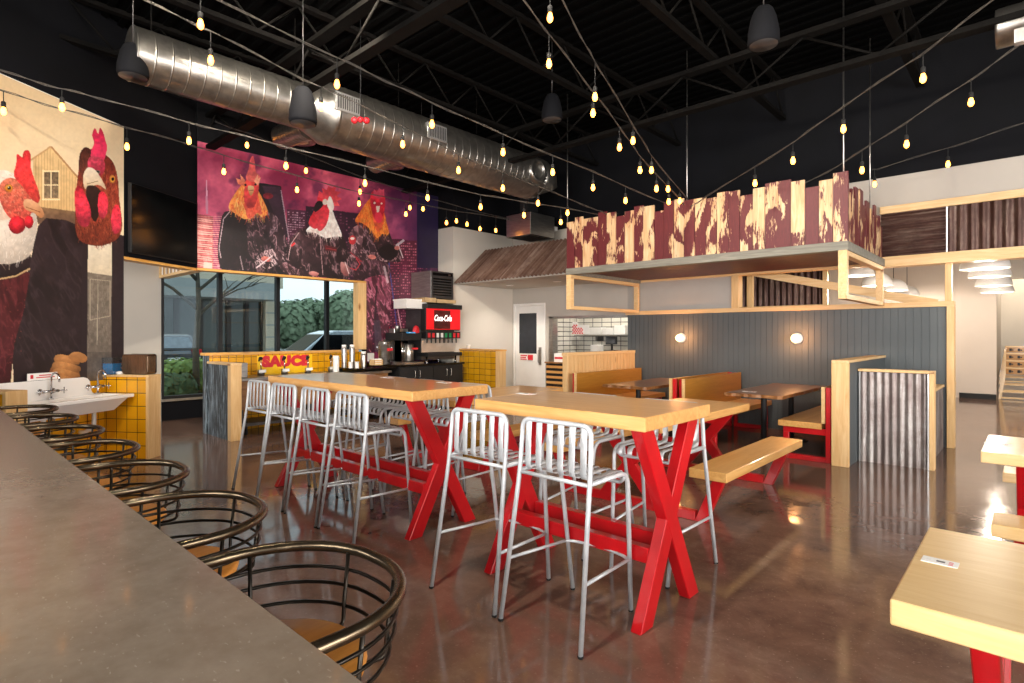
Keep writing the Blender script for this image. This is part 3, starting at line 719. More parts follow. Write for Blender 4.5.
# ---- booths
def bench(x, face, y0, y1, label):
    """x = face of the backrest, face=+1 looks to +X"""
    t = thing('booth_bench', label, 'booth bench', (x+face*.2, (y0+y1)/2, 0), 0, 'wooden booth benches')
    xs0, xs1 = x, x+face*.47
    MB().box((xs0, y0, .38), (xs1, y1, .45)).build('seat', 'maple_y', t, bevel=.004)
    MB().box((x-face*.035, y0+.02, .45), (x+face*.0, y1, .865)).build('backrest', 'ply', t, bevel=.003)
    MB().box((x-face*.036, y0+.0, .45), (x+face*.001, y0+.02, .866)).build('edge_strip', 'birch_y', t)
    for yy in (y0+.03, y1-.08):
        mb = MB(); b_ = .05
        mb.box((x-face*.09, yy, 0), (x-face*.036, yy+b_, .86)); mb.box((x-face*.036, yy, 0), (xs1-face*.05, yy+b_, .06)); mb.box((xs1-face*.05-face*.06, yy, .06), (xs1-face*.05, yy+b_, .31))
        mb.box((x-face*.036, yy, .31), (xs1-face*.05, yy+b_, .38))
        mb.build('steel_frame', 'red', t, bevel=.003)
    return t
bench(-5.23, 1, 7.12, 9.12, 'amber plywood booth bench backed against the pine partition')
bench(-3.66, -1, 7.12, 9.12, 'booth bench facing left, back to back with its twin between the tables')
bench(-3.44, 1, 7.12, 9.12, 'amber plywood booth bench between the two booth tables, facing right')
bench(-1.78, -1, 7.12, 9.12, 'booth bench with pale seat and red frame against the tall grey partition')
def booth_table(x0, x1, y0, y1, label):
    t = thing('booth_table', label, 'table', ((x0+x1)/2, (y0+y1)/2, 0), 0, 'booth tables')
    pts = []; n = 14
    def wob(k): return .012*math.sin(k*2.3)+.008*math.sin(k*5.1)
    for i in range(n+1): pts.append((x0+(x1-x0)*i/n, y0+wob(i)))
    for i in range(1, n): pts.append((x1+wob(i+3)*.6, y0+(y1-y0)*i/n))
    for i in range(n+1): pts.append((x1-(x1-x0)*i/n, y1+wob(i+9)))
    for i in range(1, n): pts.append((x0+wob(i+20)*.6, y1-(y1-y0)*i/n))
    MB().prism(pts, .71, .75).build('tabletop', 'walnut', t, bevel=.003)
    for yy in (y0+.40, y1-.35):
        xc = (x0+x1)/2
        mb = MB(); mb.lathe([(.035, .03), (.035, .69), (.035, .70)], (xc, yy, 0), 16); mb.lathe([(.21, 0), (.21, .008), (.05, .03)], (xc, yy, 0), 24); mb.box((xc-.16, yy-.16, .695), (xc+.16, yy+.16, .71))
        mb.build('pedestal', 'black', t)
    return t
booth_table(-4.56, -3.86, 6.85, 8.6, 'brown butcher-block booth table on black pedestals beside the pine partition')
booth_table(-2.82, -2.14, 6.92, 8.75, 'brown butcher-block booth table on black pedestals under the right wall lamp')

# ---- partitions
pt = thing('pine_partition', 'beadboard pine half wall left of the booths', 'partition', (-5.4, 8.1, 0))
mb = MB().box((-5.50, 7.22, 0), (-5.43, 9.2, 1.13)); y = 7.22
while y < 9.16: mb.box((-5.43, y+.006, 0), (-5.415, min(y+.10, 9.2), 1.13)); y += .106
mb.build('beadboard', 'pine_z', pt)
MB().box((-5.51, 7.14, 0), (-5.41, 7.22, 1.13)).build('end_post', 'pine_z', pt, bevel=.004)
MB().box((-5.52, 7.13, 1.13), (-5.40, 9.2, 1.18)).build('cap', 'pine_y', pt, bevel=.004)
pt = thing('grey_partition', 'tall slate-grey half wall with a pale pine end, right of the booths', 'partition', (-1.58, 8.1, 0))
MB().box((-1.655, 7.12, 0), (-1.505, 9.2, 1.15)).build('body', 'gray', pt)
MB().box((-1.665, 7.06, 0), (-1.495, 7.12, 1.15)).build('end_board', 'pine_z', pt, bevel=.004)
MB().box((-1.665, 7.06, 1.15), (-1.495, 9.2, 1.18)).build('cap', 'pine_y', pt, bevel=.004)
pt = thing('metal_partition', 'low half wall faced with upright ribbed aged metal and framed in pine', 'partition', (-1.14, 7.6, 0))
MB().box((-1.49, 7.575, 0), (-.83, 7.64, 1.04)).build('core', 'gray', pt)
corrug(MB(), (-1.475, 7.555), (-.845, 7.555), 0, 1.035, .073, .012).build('ribbed_sheet', 'corrug', pt)
MB().box((-1.49, 7.53, 0), (-1.475, 7.575, 1.035)).box((-.845, 7.53, 0), (-.832, 7.575, 1.035)).build('edge_trim', 'stripwhite', pt)
MB().box((-.83, 7.52, 0), (-.785, 7.66, 1.04)).build('end_post', 'pine_z', pt, bevel=.003)
MB().box((-1.50, 7.52, 1.04), (-.785, 7.66, 1.07)).build('cap', 'pine_x', pt, bevel=.003)
pt = thing('metal_partition', 'small low half wall end with pine cap seen just right of the ribbed one', 'partition', (-.9, 8.5, 0))
MB().box((-.97, 8.02, .0), (-.88, 9.14, .79)).build('core', 'gray', pt)
corrug(MB(), (-.868, 8.06), (-.868, 9.1), .0, .78, .073, .010, True, (1, 0, 0)).build('ribbed_sheet', 'corrug', pt)
MB().box((-.98, 8.0, .79), (-.85, 9.16, .82)).build('cap', 'pine_y', pt, bevel=.003)

# ---- canopy of peeling boards over the booths
cp = thing('board_canopy', 'hanging canopy of peeling maroon boards over the booths', 'canopy', (-3.44, 8.1, 2.4))
CX0, CX1, CY0, CY1 = -5.39, -1.50, 7.07, 9.16
mb = MB().box((CX0, CY0, 2.40), (CX1, CY0+.12, 2.50)); mb.box((CX0, CY0+.12, 2.40), (CX0+.12, CY1, 2.50)); mb.box((CX1-.12, CY0+.12, 2.40), (CX1, CY1, 2.50))
mb.build('ledge', 'graywood', cp, bevel=.004)
mb = MB()
y = CY0+.12
while y < CY1: mb.box((CX0+.12, y+.004, 2.455), (CX1-.12, min(y+.13, CY1), 2.475)); y += .134
mb.build('soffit_boards', 'maroon', cp)
tops = [221.5, 216, 217.5, 219.5, 217, 212, 213, 218, 213, 206, 206, 211, 201, 199, 200.5, 202, 197, 197.5, 193.5, 191, 195.5, 188, 182, 187.5, 181, 177, 172]
edges = [567, 575.5, 582.5, 589, 599, 607.5, 616.5, 626, 634, 643.5, 654, 663.5, 674, 684, 694, 704, 717, 728, 739.5, 752, 765, 778, 791, 804.5, 818, 833, 848, 852]
edges = [567, 575, 583, 598, 607, 616, 625, 634, 643.5, 654.5, 664, 674, 684, 695, 706, 717, 729, 740, 753, 765, 791, 805, 819, 833, 848.5]
tops = [222, 217, 218, 212, 212.5, 216, 211, 206, 206, 211, 201.5, 199, 200, 198, 198, 192, 191, 195, 188, 181.5, 181, 187, 180, 172]
bare = [.1, .85, .7, .1, .8, .3, .8, .4, .85, .05, .1, .8, .5, .6, .55, .45, .35, .65, .75, .0, .9, .1, .85, .3]
for i in range(len(edges)-1):
    a = onY(edges[i], 250, CY0+.03).x; b_ = onY(edges[i+1], 250, CY0+.03).x; z = onY((edges[i]+edges[i+1])/2, tops[min(i, len(tops)-1)], CY0+.03).z
    MB().box((a+.003, CY0+.02+(i % 2)*.008, 2.50), (b_-.003, CY0+.045+(i % 2)*.008, z)).build('board', 'peel', cp).color = (1, 1, 1, bare[i])
y = CY0+.05; k = 0
while y < CY1-.05:
    w_ = random.choice((.14, .09, .12, .18)); z = 3.22-.12*(k % 2)+random.uniform(-.09, .05)-.05*(y-7)
    MB().box((CX1-.045-(k % 2)*.008, y, 2.50), (CX1-.02-(k % 2)*.008, y+w_-.006, z)).build('board', 'peel', cp).color = (1, 1, 1, (.1, .8, .35, .65)[k % 4])
    MB().box((CX0+.02, y, 2.50), (CX0+.045, y+w_-.006, z-.03)).build('board', 'peel', cp).color = (1, 1, 1, (.7, .2, .5)[k % 3]); y += w_; k += 1
for xs, nm_ in ((CX0+.01, 'l'), (CX1-.10, 'r')):
    mb = MB(); xe = xs+.085
    mb.box((xs, CY0, 1.86), (xe, CY0+.09, 2.40)); mb.box((xs, CY1-.06, 1.90), (xe, CY1, 2.40))
    mb.box((xs, CY0+.09, 1.86), (xe, CY1, 1.915)); mb.box((xs, CY0+.09, 2.345), (xe, CY1-.06, 2.40))
    mb.build('side_frame', 'pine_y', cp, bevel=.003)
MB().box((CX0+.095, CY0+.02, 2.345), (CX1-.10, CY0+.09, 2.40)).build('front_rail', 'pine_x', cp, bevel=.003) if False else None
for (px, yy) in ((567.5, CY0+.06), (687, CY0+.06), (843.5, CY0+.06), (870, CY0+1.35)):
    p = onY(px, 200, yy); MB().tube([(p.x, yy, 2.50), (p.x, yy, ZD-.04)], .008, 6).build('hanging_rod', 'steel', cp)
for (x, y) in ((-4.9, 7.9), (-2.2, 7.9)): pass

# ---- wall sconces on the slate wall
for (x, lb) in ((-4.496, 'round glowing wall lamp on the slate wall above the left booth table'), (-2.633, 'round glowing wall lamp on the slate wall above the right booth table')):
    t = thing('wall_sconce', lb, 'wall lamp', (x, YF, 1.41), 0, 'wall lamps over the booths')
    MB().lathe([(.085, 0), (.085, -.02), (.06, -.035)], (x, YF, 1.41), 24, axis='y').build('backplate', 'white', t)
    MB().ball((x, YF-.085, 1.41), .062, 20, 12).build('globe', 'sconceglow', t)
    d = bpy.data.lights.new('sconce_light', 'POINT'); d.energy = 16; d.color = (1, .40, .13); d.shadow_soft_size = .06
    o = bpy.data.objects.new('sconce_light', d); COL.objects.link(o); o.location = (x, YF-.19, 1.41)

# ---- metal awning over the door and kitchen opening
aw = thing('metal_awning', 'faded brown corrugated metal awning over the door and kitchen opening', 'awning', (-7, 8.3, 2.45))
def ribroof(mb, x0, x1, ya, za, yb, zb, pitch, amp):
    d = Vector((0, yb-ya, zb-za)).normalized(); n_ = Vector((0, -d.z, d.y)); N = int((x1-x0)/pitch*8)
    for side in (0, 1):
        V = []
        for i in range(N+1):
            x = x0+(x1-x0)*i/N; o_ = n_*(amp*math.sin(2*math.pi*x/pitch)-side*.004)
            V += [(x, ya+o_.y, za+o_.z), (x, yb+o_.y, zb+o_.z)]
        mb.add(V, [(2*i, 2*i+2, 2*i+3, 2*i+1) for i in range(N)], 0, True)
    return mb
ribroof(MB(), -8.487, -5.42, 7.45, 2.49, 8.33, 3.24, .09, .016).build('roof_sheet', 'corrugroof', aw)
MB().add([(-8.487, 7.50, 2.47), (-5.42, 7.50, 2.47), (-5.42, 9.2, 2.47), (-8.487, 9.2, 2.47), (-8.487, 7.50, 2.50), (-5.42, 7.50, 2.50), (-5.42, 9.2, 2.50), (-8.487, 9.2, 2.50)],
         [(0, 3, 2, 1), (4, 5, 6, 7), (0, 1, 5, 4), (1, 2, 6, 5), (2, 3, 7, 6), (3, 0, 4, 7)]).build('soffit', 'beige', aw)
MB().box((-8.487, 8.33, 3.17), (-5.42, 9.2, 3.19)).build('top_board', 'blackwall', aw)
for x in (-7.85, -6.62): 
    t = thing('recessed_light', 'recessed light in the awning soffit, %s' % ('left one above the door' if x < -7 else 'right one nearer the canopy'), 'ceiling light', (x, 8.42, 2.46), 0, 'recessed soffit lights')
    MB().lathe([(.05, 2.462), (.075, 2.462), (.08, 2.468), (.08, 2.472)], (x, 8.42, 0), 24).build('trim_ring', 'white', t)
    MB().lathe([(.0, 2.464), (.05, 2.464), (.05, 2.468)], (x, 8.42, 0), 24).build('lens', 'lens', t)
    spot('soffit_spot', (x, 8.42, 2.45), (x, 8.5, 0), 45, (1, .93, .84), 120, .05)

# ---- emergency light on the wall above the awning
t = thing('emergency_light', 'small white two-headed emergency light on the wall above the awning', 'emergency light', (-7.4, YF, 3.4))
p = onY(533, 238, YF); q = onY(555, 229.5, YF-.05)
MB().box((p.x-.11, YF-.07, p.z-.05), (p.x+.11, YF, p.z+.04)).build('housing', 'white', t, bevel=.008)
for s_ in (-1, 1): MB().lathe([(.02, -.07), (.05, -.13), (.048, -.14), (0, -.14)], (p.x+s_*.07, YF, p.z+.0), 14, axis='y').build('lamp_head', 'lampglow', t)
t = thing('wall_camera', 'white bracketed device at the wall top beside the canopy', 'camera', (q.x, YF, q.z))
MB().box((q.x-.05, YF-.12, q.z-.04), (q.x+.05, YF-.02, q.z+.05)).build('body', 'white', t, bevel=.008)
MB().tube([(q.x, YF-.02, q.z), (q.x-.36, YF-.03, q.z-.16)], .009, 6).tube(fillet([(q.x-.36, YF-.03, q.z-.16), (q.x-.42, YF-.03, q.z-.2), (q.x-.44, YF-.03, q.z-.02), (q.x-.36, YF-.03, q.z-.0)], .03), .008, 6).build('conduit', 'darksteel', t)

# ---- white dome pendants in the room behind
def dome(x, y, zb, label, d_=.70):
    t = thing('dome_pendant', label, 'pendant lamp', (x, y, zb), 0, 'white dome pendants')
    r_ = d_/2; pr = [(r_, 0)]+[(r_*math.cos(R(a)), r_*1.0*math.sin(R(a))) for a in range(8, 88, 8)]+[(.03, r_*1.02)]
    pi_ = [(a-.012 if a > .02 else a, h_-.012) for a, h_ in pr[::-1]]; pi_[-1] = (r_-.012, 0)
    MB().lathe(pr, (x, y, zb), 28).build('shade', 'white', t)
    MB().lathe([(r_-.012, .002)]+[((r_-.014)*math.cos(R(a)), (r_*.97)*math.sin(R(a))) for a in range(8, 88, 8)], (x, y, zb), 28).build('inner_shade', 'lampglow', t)
    MB().tube([(x, y, zb+r_), (x, y, 3.3)], .006, 6).build('cord', 'black', t)
    lt = bpy.data.lights.new('pendant_light', 'POINT'); lt.energy = 42; lt.color = (1, .86, .70); lt.shadow_soft_size = .08
    o = bpy.data.objects.new('pendant_light', lt); COL.objects.link(o); o.location = (x, y, zb-.05)
for i, (px, py, wd) in enumerate(((984.5, 269, 40), (989.5, 277, 34.2), (993.5, 286, 29.5), (997, 292.5, 26.5))):
    d_ = F_PX*.54/wd; v = ray(px, py); p = Vector((v[0]*d_, v[1]*d_, EYE+v[2]*d_)); dome(p.x, p.y, p.z, 'white dome pendant over the right passage, %s from the front' % ['first', 'second', 'third', 'fourth'][i], .54)
for i, (px, py, wd) in enumerate(((857, 276, 30), (877, 286, 27), (893.5, 291, 24.5), (907, 296.5, 21.5))):
    d_ = F_PX*.50/wd; v = ray(px, py); p = Vector((v[0]*d_, v[1]*d_, EYE+v[2]*d_)); dome(p.x, p.y, p.z, 'white dome pendant seen through the opening above the slate wall, %s from the left' % ['first', 'second', 'third', 'fourth'][i], .50)
t = thing('alcove_fill_lamp', 'added round flush fill light in the far right alcove', 'ceiling light', (-.1, 18.1, 3.25))  # added lamp that brightens the dim alcove walls
MB().lathe([(.16, 3.30), (.16, 3.26), (.15, 3.25)], (-.1, 18.1, 0), 24).build('housing', 'white', t); MB().lathe([(.0, 3.248), (.14, 3.248), (.14, 3.25)], (-.1, 18.1, 0), 24).build('diffuser', 'lens', t)
lt = bpy.data.lights.new('alcove_fill', 'POINT'); lt.energy = 60; lt.color = (1, .84, .66); lt.shadow_soft_size = .1
o = bpy.data.objects.new('alcove_fill', lt); COL.objects.link(o); o.location = (-.1, 18.0, 3.1)
# rust-coloured panel and rails seen through the opening under the canopy
t = thing('metal_screen', 'copper-brown ribbed screen seen through the opening above the slate wall', 'screen', (-2.9, 10.6, 1.0))
corrug(MB(), (-4.6, 10.6), (-2.55, 10.6), 1.0, 3.0, .10, .015).build('ribbed_sheet', 'corrugdark', t)
MB().box((-2.62, 10.55, .0), (-2.55, 10.65, 3.2)).box((-4.6, 10.56, 1.88), (-2.55, 10.6, 1.98)).build('pine_frame', 'pine_x', t)
t = thing('sloped_rail', 'slanting pine rail behind the opening under the canopy', 'rail', (-2.3, 10.0, 1.9))
MB().obox((-3.5, 9.7, 2.52), (-1.0, 9.9, 1.90), .04, .12).build('rail', 'pine_x', t)
MB().box((-3.55, 9.66, 0), (-3.46, 9.74, 2.56)).build('post', 'pine_z', t); MB().box((-1.05, 9.86, 0), (-.96, 9.94, 1.86)).build('post', 'pine_z', t)

# ---- stack of wooden high chairs in the far alcove
for k in range(4):
    y0 = 16.98+.11*k; z_ = .16*k; xc = -.30
    t = thing('high_chair', 'pale wooden high chair in the far right stack, %s' % ['lowest one in front', 'second from the bottom', 'second from the top', 'topmost one'][k], 'high chair', (xc, y0+.2, z_), 0, 'stacked wooden high chairs')
    for sx in (-1, 1):
        for yy, zt in ((0, .72), (.34, .70)):
            MB().obox((xc+sx*.275, y0+yy, z_), (xc+sx*.17, y0+yy*.55+.06, z_+zt), .045, .028, (0, 1, 0)).build('leg', 'birch_y', t)
        MB().box((xc+sx*.20-.015, y0+.04, z_+.60), (xc+sx*.20+.015, y0+.30, z_+.645)).build('arm', 'birch_y', t)
    MB().box((xc-.20, y0+.05, z_+.40), (xc+.20, y0+.26, z_+.42)).build('seat', 'birch_y', t)
    br = MB().box((xc-.17, y0+.02, z_+.575), (xc+.17, y0+.035, z_+.71)).build('backrest', 'ply', t)
    MB().box((xc-.19, y0+.015, z_+.70), (xc+.19, y0+.04, z_+.73)).build('top_bar', 'birch_y', t)
    mb = MB()
    for xx in (-.085, .06): mb.box((xc+xx-.035, y0+.015, z_+.61), (xc+xx+.01, y0+.02, z_+.67)); mb.box((xc+xx+.015, y0+.015, z_+.62), (xc+xx+.04, y0+.02, z_+.65))
    mb.build('strap_marks', 'black', br)
    for zz in (.02, .16): MB().box((xc-.275+zz*.3, y0-.012, z_+zz), (xc+.275-zz*.3, y0+.012, z_+zz+.035)).build('rung', 'birch_y', t)
# ================================================================== SINK CORNER (angled wall)
# local frame on the angled wall: a = metres back along the wall from GE, n = metres out into the room
def gp(a, n, z): p = GE-GD*a+GN*n; return (p.x, p.y, z)
def gbox(mb, a0, a1, n0, n1, z0, z1, mi=0):
    V = [gp(a, n, z) for z in (z0, z1) for a, n in ((a0, n0), (a1, n0), (a1, n1), (a0, n1))]
    return mb.add(V, [(0, 3, 2, 1), (4, 5, 6, 7), (0, 1, 5, 4), (1, 2, 6, 5), (2, 3, 7, 6), (3, 0, 4, 7)], mi)
def hw(name, label, a0, a1, n1, h_, faces='left'):
    t = thing(name, label, 'half wall', gp((a0+a1)/2, n1/2, 0))
    return t
# end wall with tiles, running out of the mural wall
t = thing('tiled_half_wall', 'mustard-tiled half wall with a knotty pine end post beside the sink', 'half wall', gp(.10, .3, 0))
gbox(MB(), .11, .29, .004, .585, 0, .965).build('tiled_body', 'tilebig', t)
gbox(MB(), .105, .295, .585, .62, 0, .965).build('end_post', 'pine_z', t, bevel=.003)
gbox(MB(), .10, .30, .004, .622, .965, .99).build('cap', 'pine_y', t, bevel=.003)
t = thing('tile_splashback', 'mustard tile field on the wall under the white sink', 'wall tiles', gp(.9, .01, 0))
gbox(MB(), .302, 1.59, .004, .03, 0, .93).build('tile_field', 'tilebig', t)
t = thing('pine_half_wall', 'pale pine-ended half wall at the left end of the sink', 'half wall', gp(1.2, .3, 0))
gbox(MB(), 1.61, 1.79, .004, .47, 0, .915).build('body', 'tilebig', t); gbox(MB(), 1.60, 1.80, .47, .51, 0, .94).build('end_post', 'pine_z', t, bevel=.003)
gbox(MB(), 1.60, 1.80, .004, .47, .915, .94).build('cap', 'pine_y', t, bevel=.003)
# trough sink
sk = thing('trough_sink', 'white enamel trough sink with a high back on the hen mural wall', 'sink', gp(.66, .25, .5))
A0, A1 = .42, 1.59
# high back with curved ends
pr = [(A1, .60), (A0-.04, .60), (A0-.04, .76), (A0+.02, .77), (A0+.07, .80), (A0+.09, .85), (A0+.10, .93), (A0+.13, .965), (A0+.18, .98), (A1, .985)]
V = [gp(a, n_, z) for n_ in (.03, .065) for a, z in pr]; n_ = len(pr)
MB().add(V, [tuple(range(n_)), tuple(range(n_, 2*n_))[::-1]]+[(i, (i+1) % n_, n_+(i+1) % n_, n_+i) for i in range(n_)]).build('high_back', 'porcelain', sk, bevel=.006, seg=2)
mb = MB(); gbox(mb, A0-.10, A1, .03, .09, .735, .775); gbox(mb, A0-.10, A1, .40, .46, .735, .775); gbox(mb, A0-.10, A0-.03, .09, .40, .735, .775)
mb.build('rim', 'porcelain', sk, bevel=.008, seg=2)
o_ = [(A0-.05, .05), (A1, .05), (A1, .43), (A0-.05, .43)]; i_ = [(A0+.06, .10), (A1, .10), (A1, .34), (A0+.06, .34)]
V = [gp(a, n_, .74) for a, n_ in o_]+[gp(a, n_, .60) for a, n_ in i_]+[gp(a+.02*(k in (0, 3)), n_+(.02 if n_ < .2 else -.02), .745) for k, (a, n_) in enumerate(o_)]+[gp(a, n_, .625) for a, n_ in i_]
MB().add(V, [(4, 5, 6, 7), (0, 1, 5, 4), (1, 2, 6, 5), (2, 3, 7, 6), (3, 0, 4, 7), (8, 9, 13, 12), (9, 10, 14, 13), (10, 11, 15, 14), (11, 8, 12, 15), (12, 13, 14, 15)], 0).build('basin', 'porcelain', sk)
for a in (.62, 1.2):
    MB().tube(fillet([gp(a, .22, .61), gp(a, .22, .42), gp(a, .10, .36), gp(a, .03, .36)], .05), .022, 10).build('drain_pipe', 'white', sk)
def faucet(px, py, label):
    q = onV(px, py, (gp(0, .065, 0)[0], gp(0, .065, 0)[1]), (GD.x, GD.y)); a = -(q-GE-GN*.065).dot(GD)
    t = thing('wall_faucet', label, 'faucet', gp(a, .07, .84), 0, 'chrome sink faucets')
    z = .865
    mb = MB(); mb.tube([gp(a-.085, .13, z), gp(a+.085, .13, z)], .014, 10)
    for s_ in (-1, 1): mb.tube([gp(a+s_*.07, .066, z), gp(a+s_*.07, .14, z)], .016, 10); mb.tube([gp(a+s_*.07, .066, z), gp(a+s_*.07, .075, z)], .028, 14)
    mb.build('body', 'chrome', t)
    for s_ in (-1, 1):
        mb = MB(); mb.tube([gp(a+s_*.10, .14, z), gp(a+s_*.135, .14, z)], .009, 8); mb.tube([gp(a+s_*.135, .14, z-.035), gp(a+s_*.135, .14, z+.035)], .006, 8); mb.tube([gp(a+s_*.135, .105, z), gp(a+s_*.135, .175, z)], .006, 8)
        mb.build('cross_handle', 'chrome', t)
    pts = [gp(a, .13, z), gp(a, .13, z+.14)]+[gp(a, .13+.05-.05*math.cos(R(th)), z+.14+.05*math.sin(R(th))) for th in range(20, 181, 20)]+[gp(a, .23, z+.10)]
    MB().tube(pts, .010, 10).build('gooseneck_spout', 'chrome', t)
    MB().tube([gp(a, .13, z-.07), gp(a, .13, z)], .010, 8).box(Vector(gp(a, .13, z-.09))-Vector((.02, .02, .0)), Vector(gp(a, .13, z-.07))+Vector((.02, .02, 0))).build('lower_stub', 'chrome', t)
faucet(93, 392, 'chrome goose-neck faucet on the right part of the white sink')
faucet(46, 395, 'chrome goose-neck faucet on the left part of the white sink')
t = thing('hand_wash_card', 'small white card with red print standing on the sink back', 'sign', gp(.87, .08, .985))
q0 = .72; 
gbox(MB(), .90, 1.22, .045, .05, .985, 1.06).build('sheet', 'paper', t)
mb = MB()
for k, (aa, bb) in enumerate(((.94, 1.10), (.93, 1.13))): gbox(mb, aa, bb, .0502, .0512, 1.030-k*.022, 1.040-k*.022)
mb.build('red_lines', 'redprint', t)
gbox(MB(), 1.16, 1.19, .0502, .0512, 1.005, 1.045).build('symbol', 'redprint', t)
# items on the tiled half wall
t = thing('paper_towel_dispenser', 'rounded bronze steel napkin dispenser on the tiled half wall', 'dispenser', gp(.07, .48, .99))
def rrect(w_, h_, r_, n=5):
    out = []
    for cx, cz, a0 in ((w_/2-r_, h_-r_, 0), (-w_/2+r_, h_-r_, 90), (-w_/2+r_, r_, 180), (w_/2-r_, r_, 270)):
        for i in range(n+1): a = R(a0+90*i/n); out.append((cx+r_*math.cos(a), cz+r_*math.sin(a)))
    return out
def gprism(mb, poly, nc, z0, a0, a1, mi=0):
    """outline in (n, z) pushed along a"""
    n_ = len(poly); V = [gp(a, nc+u, z0+v_) for a in (a0, a1) for u, v_ in poly]
    return mb.add(V, [tuple(range(n_))[::-1], tuple(range(n_, 2*n_))]+[(i, (i+1) % n_, n_+(i+1) % n_, n_+i) for i in range(n_)], mi)
gprism(MB(), rrect(.35, .235, .03), .40, .995, .125, .255).build('shell', 'brownsteel', t, bevel=.004)
gprism(MB(), rrect(.32, .205, .022), .40, 1.01, .255, .259).build('front_plate', 'brownsteel', t)
gprism(MB(), rrect(.356, .241, .032), .40, .992, .118, .132).build('back_band', 'black', t)
gbox(MB(), .13, .25, .26, .54, .99, .996).build('foot', 'black', t)
t = thing('liquid_tub', 'clear square tub of bright blue liquid on the tiled half wall', 'container', gp(.10, .14, .99))
gbox(MB(), .175, .305, .012, .15, .995, 1.12).build('blue_liquid', 'blue', t, bevel=.004)
mb = MB(); gbox(mb, .170, .310, .006, .010, .99, 1.19); gbox(mb, .170, .310, .152, .156, .99, 1.19); gbox(mb, .168, .172, .006, .156, .99, 1.19); gbox(mb, .308, .312, .006, .156, .99, 1.19); gbox(mb, .170, .310, .006, .156, .986, .992)
mb.build('clear_tub', 'clear', t)
t = thing('soap_dish', 'small white soap lump at the sink end of the tiled half wall', 'soap', gp(.15, .27, .99))
MB().ball(gp(.25, .19, 1.005), .034, 12, 8, (1.4, 1.1, .7)).build('lump', 'white', t)

# television on the black bulkhead
tv = thing('television', 'large black flat screen on the angled black bulkhead', 'television', (GE+GD*.6).to_tuple())
def tp(a, n_, z): p = GE+GD*a+GN*n_; return (p.x, p.y, z)
def tbox(mb, a0, a1, n0, n1, z0, z1):
    V = [tp(a, n_, z) for z in (z0, z1) for a, n_ in ((a0, n0), (a1, n0), (a1, n1), (a0, n1))]
    return mb.add(V, [(0, 3, 2, 1), (4, 5, 6, 7), (0, 1, 5, 4), (1, 2, 6, 5), (2, 3, 7, 6), (3, 0, 4, 7)])
tbox(MB(), .02, 1.16, .04, .09, 2.49, 3.36).build('casing', 'black', tv, bevel=.004)
tbox(MB(), .03, 1.15, .09, .093, 2.50, 3.35).build('screen', 'blackgloss', tv)
tbox(MB(), .45, .75, .0, .04, 2.7, 2.95).build('wall_bracket', 'black', tv)

# ================================================================== SAUCE COUNTER
sw = thing('tiled_counter_wall', 'mustard-tiled low wall with pine cap below the storefront opening', 'half wall', (XS-.08, 4.8, 0))
MB().box((XS-.14, 3.09, 0), (XS, 7.44, 1.155)).build('tiled_body', 'tile', sw)
MB().box((XS-.15, 3.05, 0), (XS+.0, 3.09, 1.155)).build('charred_end', 'streak', sw)
MB().box((XS-.17, 3.02, 1.155), (XS+.03, 5.585, 1.195)).build('cap', 'orange_pine', sw, bevel=.003)
cs = thing('counter_end_panel', 'charred wood end wall with knotty pine post beside the sauce counter', 'half wall', (-8.5, 3.13, 0))
MB().box((XS+.01, 3.065, 0), (-8.17, 3.19, 1.04)).build('charred_face', 'streak', cs)
MB().box((-8.17, 3.055, 0), (-8.06, 3.20, 1.04)).build('end_post', 'pine_z', cs, bevel=.003)
MB().box((XS+.01, 3.05, 1.04), (-8.055, 3.205, 1.07)).build('cap', 'pine_x', cs, bevel=.003)
sg = thing('sauce_sign', 'yellow sign with red SAUCE lettering above the sauce counter', 'sign', (XS+.01, 4.65, .87))
ya, yb = onX(257, 360, XS).y, onX(312, 366, XS).y
MB().box((XS+.001, ya, .80), (XS+.008, yb, 1.135)).build('panel', 'yellowprint', sg)
yc = (onX(259.5, 366, XS).y+onX(310.5, 366, XS).y)/2
text('SAUCE', 'lettering', 'redprint', sg, (XS+.010, yc, 1.03), ROT_X, .215, .002, .019, 0, 1.08, gap=1.12)
sc_ = thing('sauce_cabinet', 'steel-topped sauce counter on casters behind the long tall table', 'counter', (-8.5, 4.4, 0))
MB().box((-8.93, 3.21, .80), (-8.28, 5.85, .84)).build('worktop', 'steel', sc_, bevel=.003)
MB().box((-8.9, 3.24, .38), (-8.33, 5.8, .80)).build('carcass', 'walnut_y', sc_)
mb = MB()
for y in (3.4, 4.4, 5.6):
    for x in (-8.8, -8.42): mb.lathe([(.045, -.014), (.05, 0), (.045, .014)], (x, y, .05), 14, axis='y'); mb.box((x-.012, y-.02, .08), (x+.012, y+.02, .2))
mb.build('casters', 'black', sc_)
mb = MB()
for y in (3.3, 4.5, 5.7): mb.box((-8.85, y, .16), (-8.38, y+.05, .38))
mb.box((-8.9, 3.24, .14), (-8.33, 5.8, .18)); mb.build('lower_frame', 'darksteel', sc_)
t = thing('napkin_holder', 'small steel box at the post end of the sauce counter', 'napkin holder', (-8.55, 3.42, .84))
MB().box((-8.75, 3.30, .84), (-8.5, 3.46, 1.05)).build('body', 'steel', t, bevel=.004); MB().box((-8.72, 3.33, 1.05), (-8.53, 3.43, 1.053)).build('slot', 'black', t)
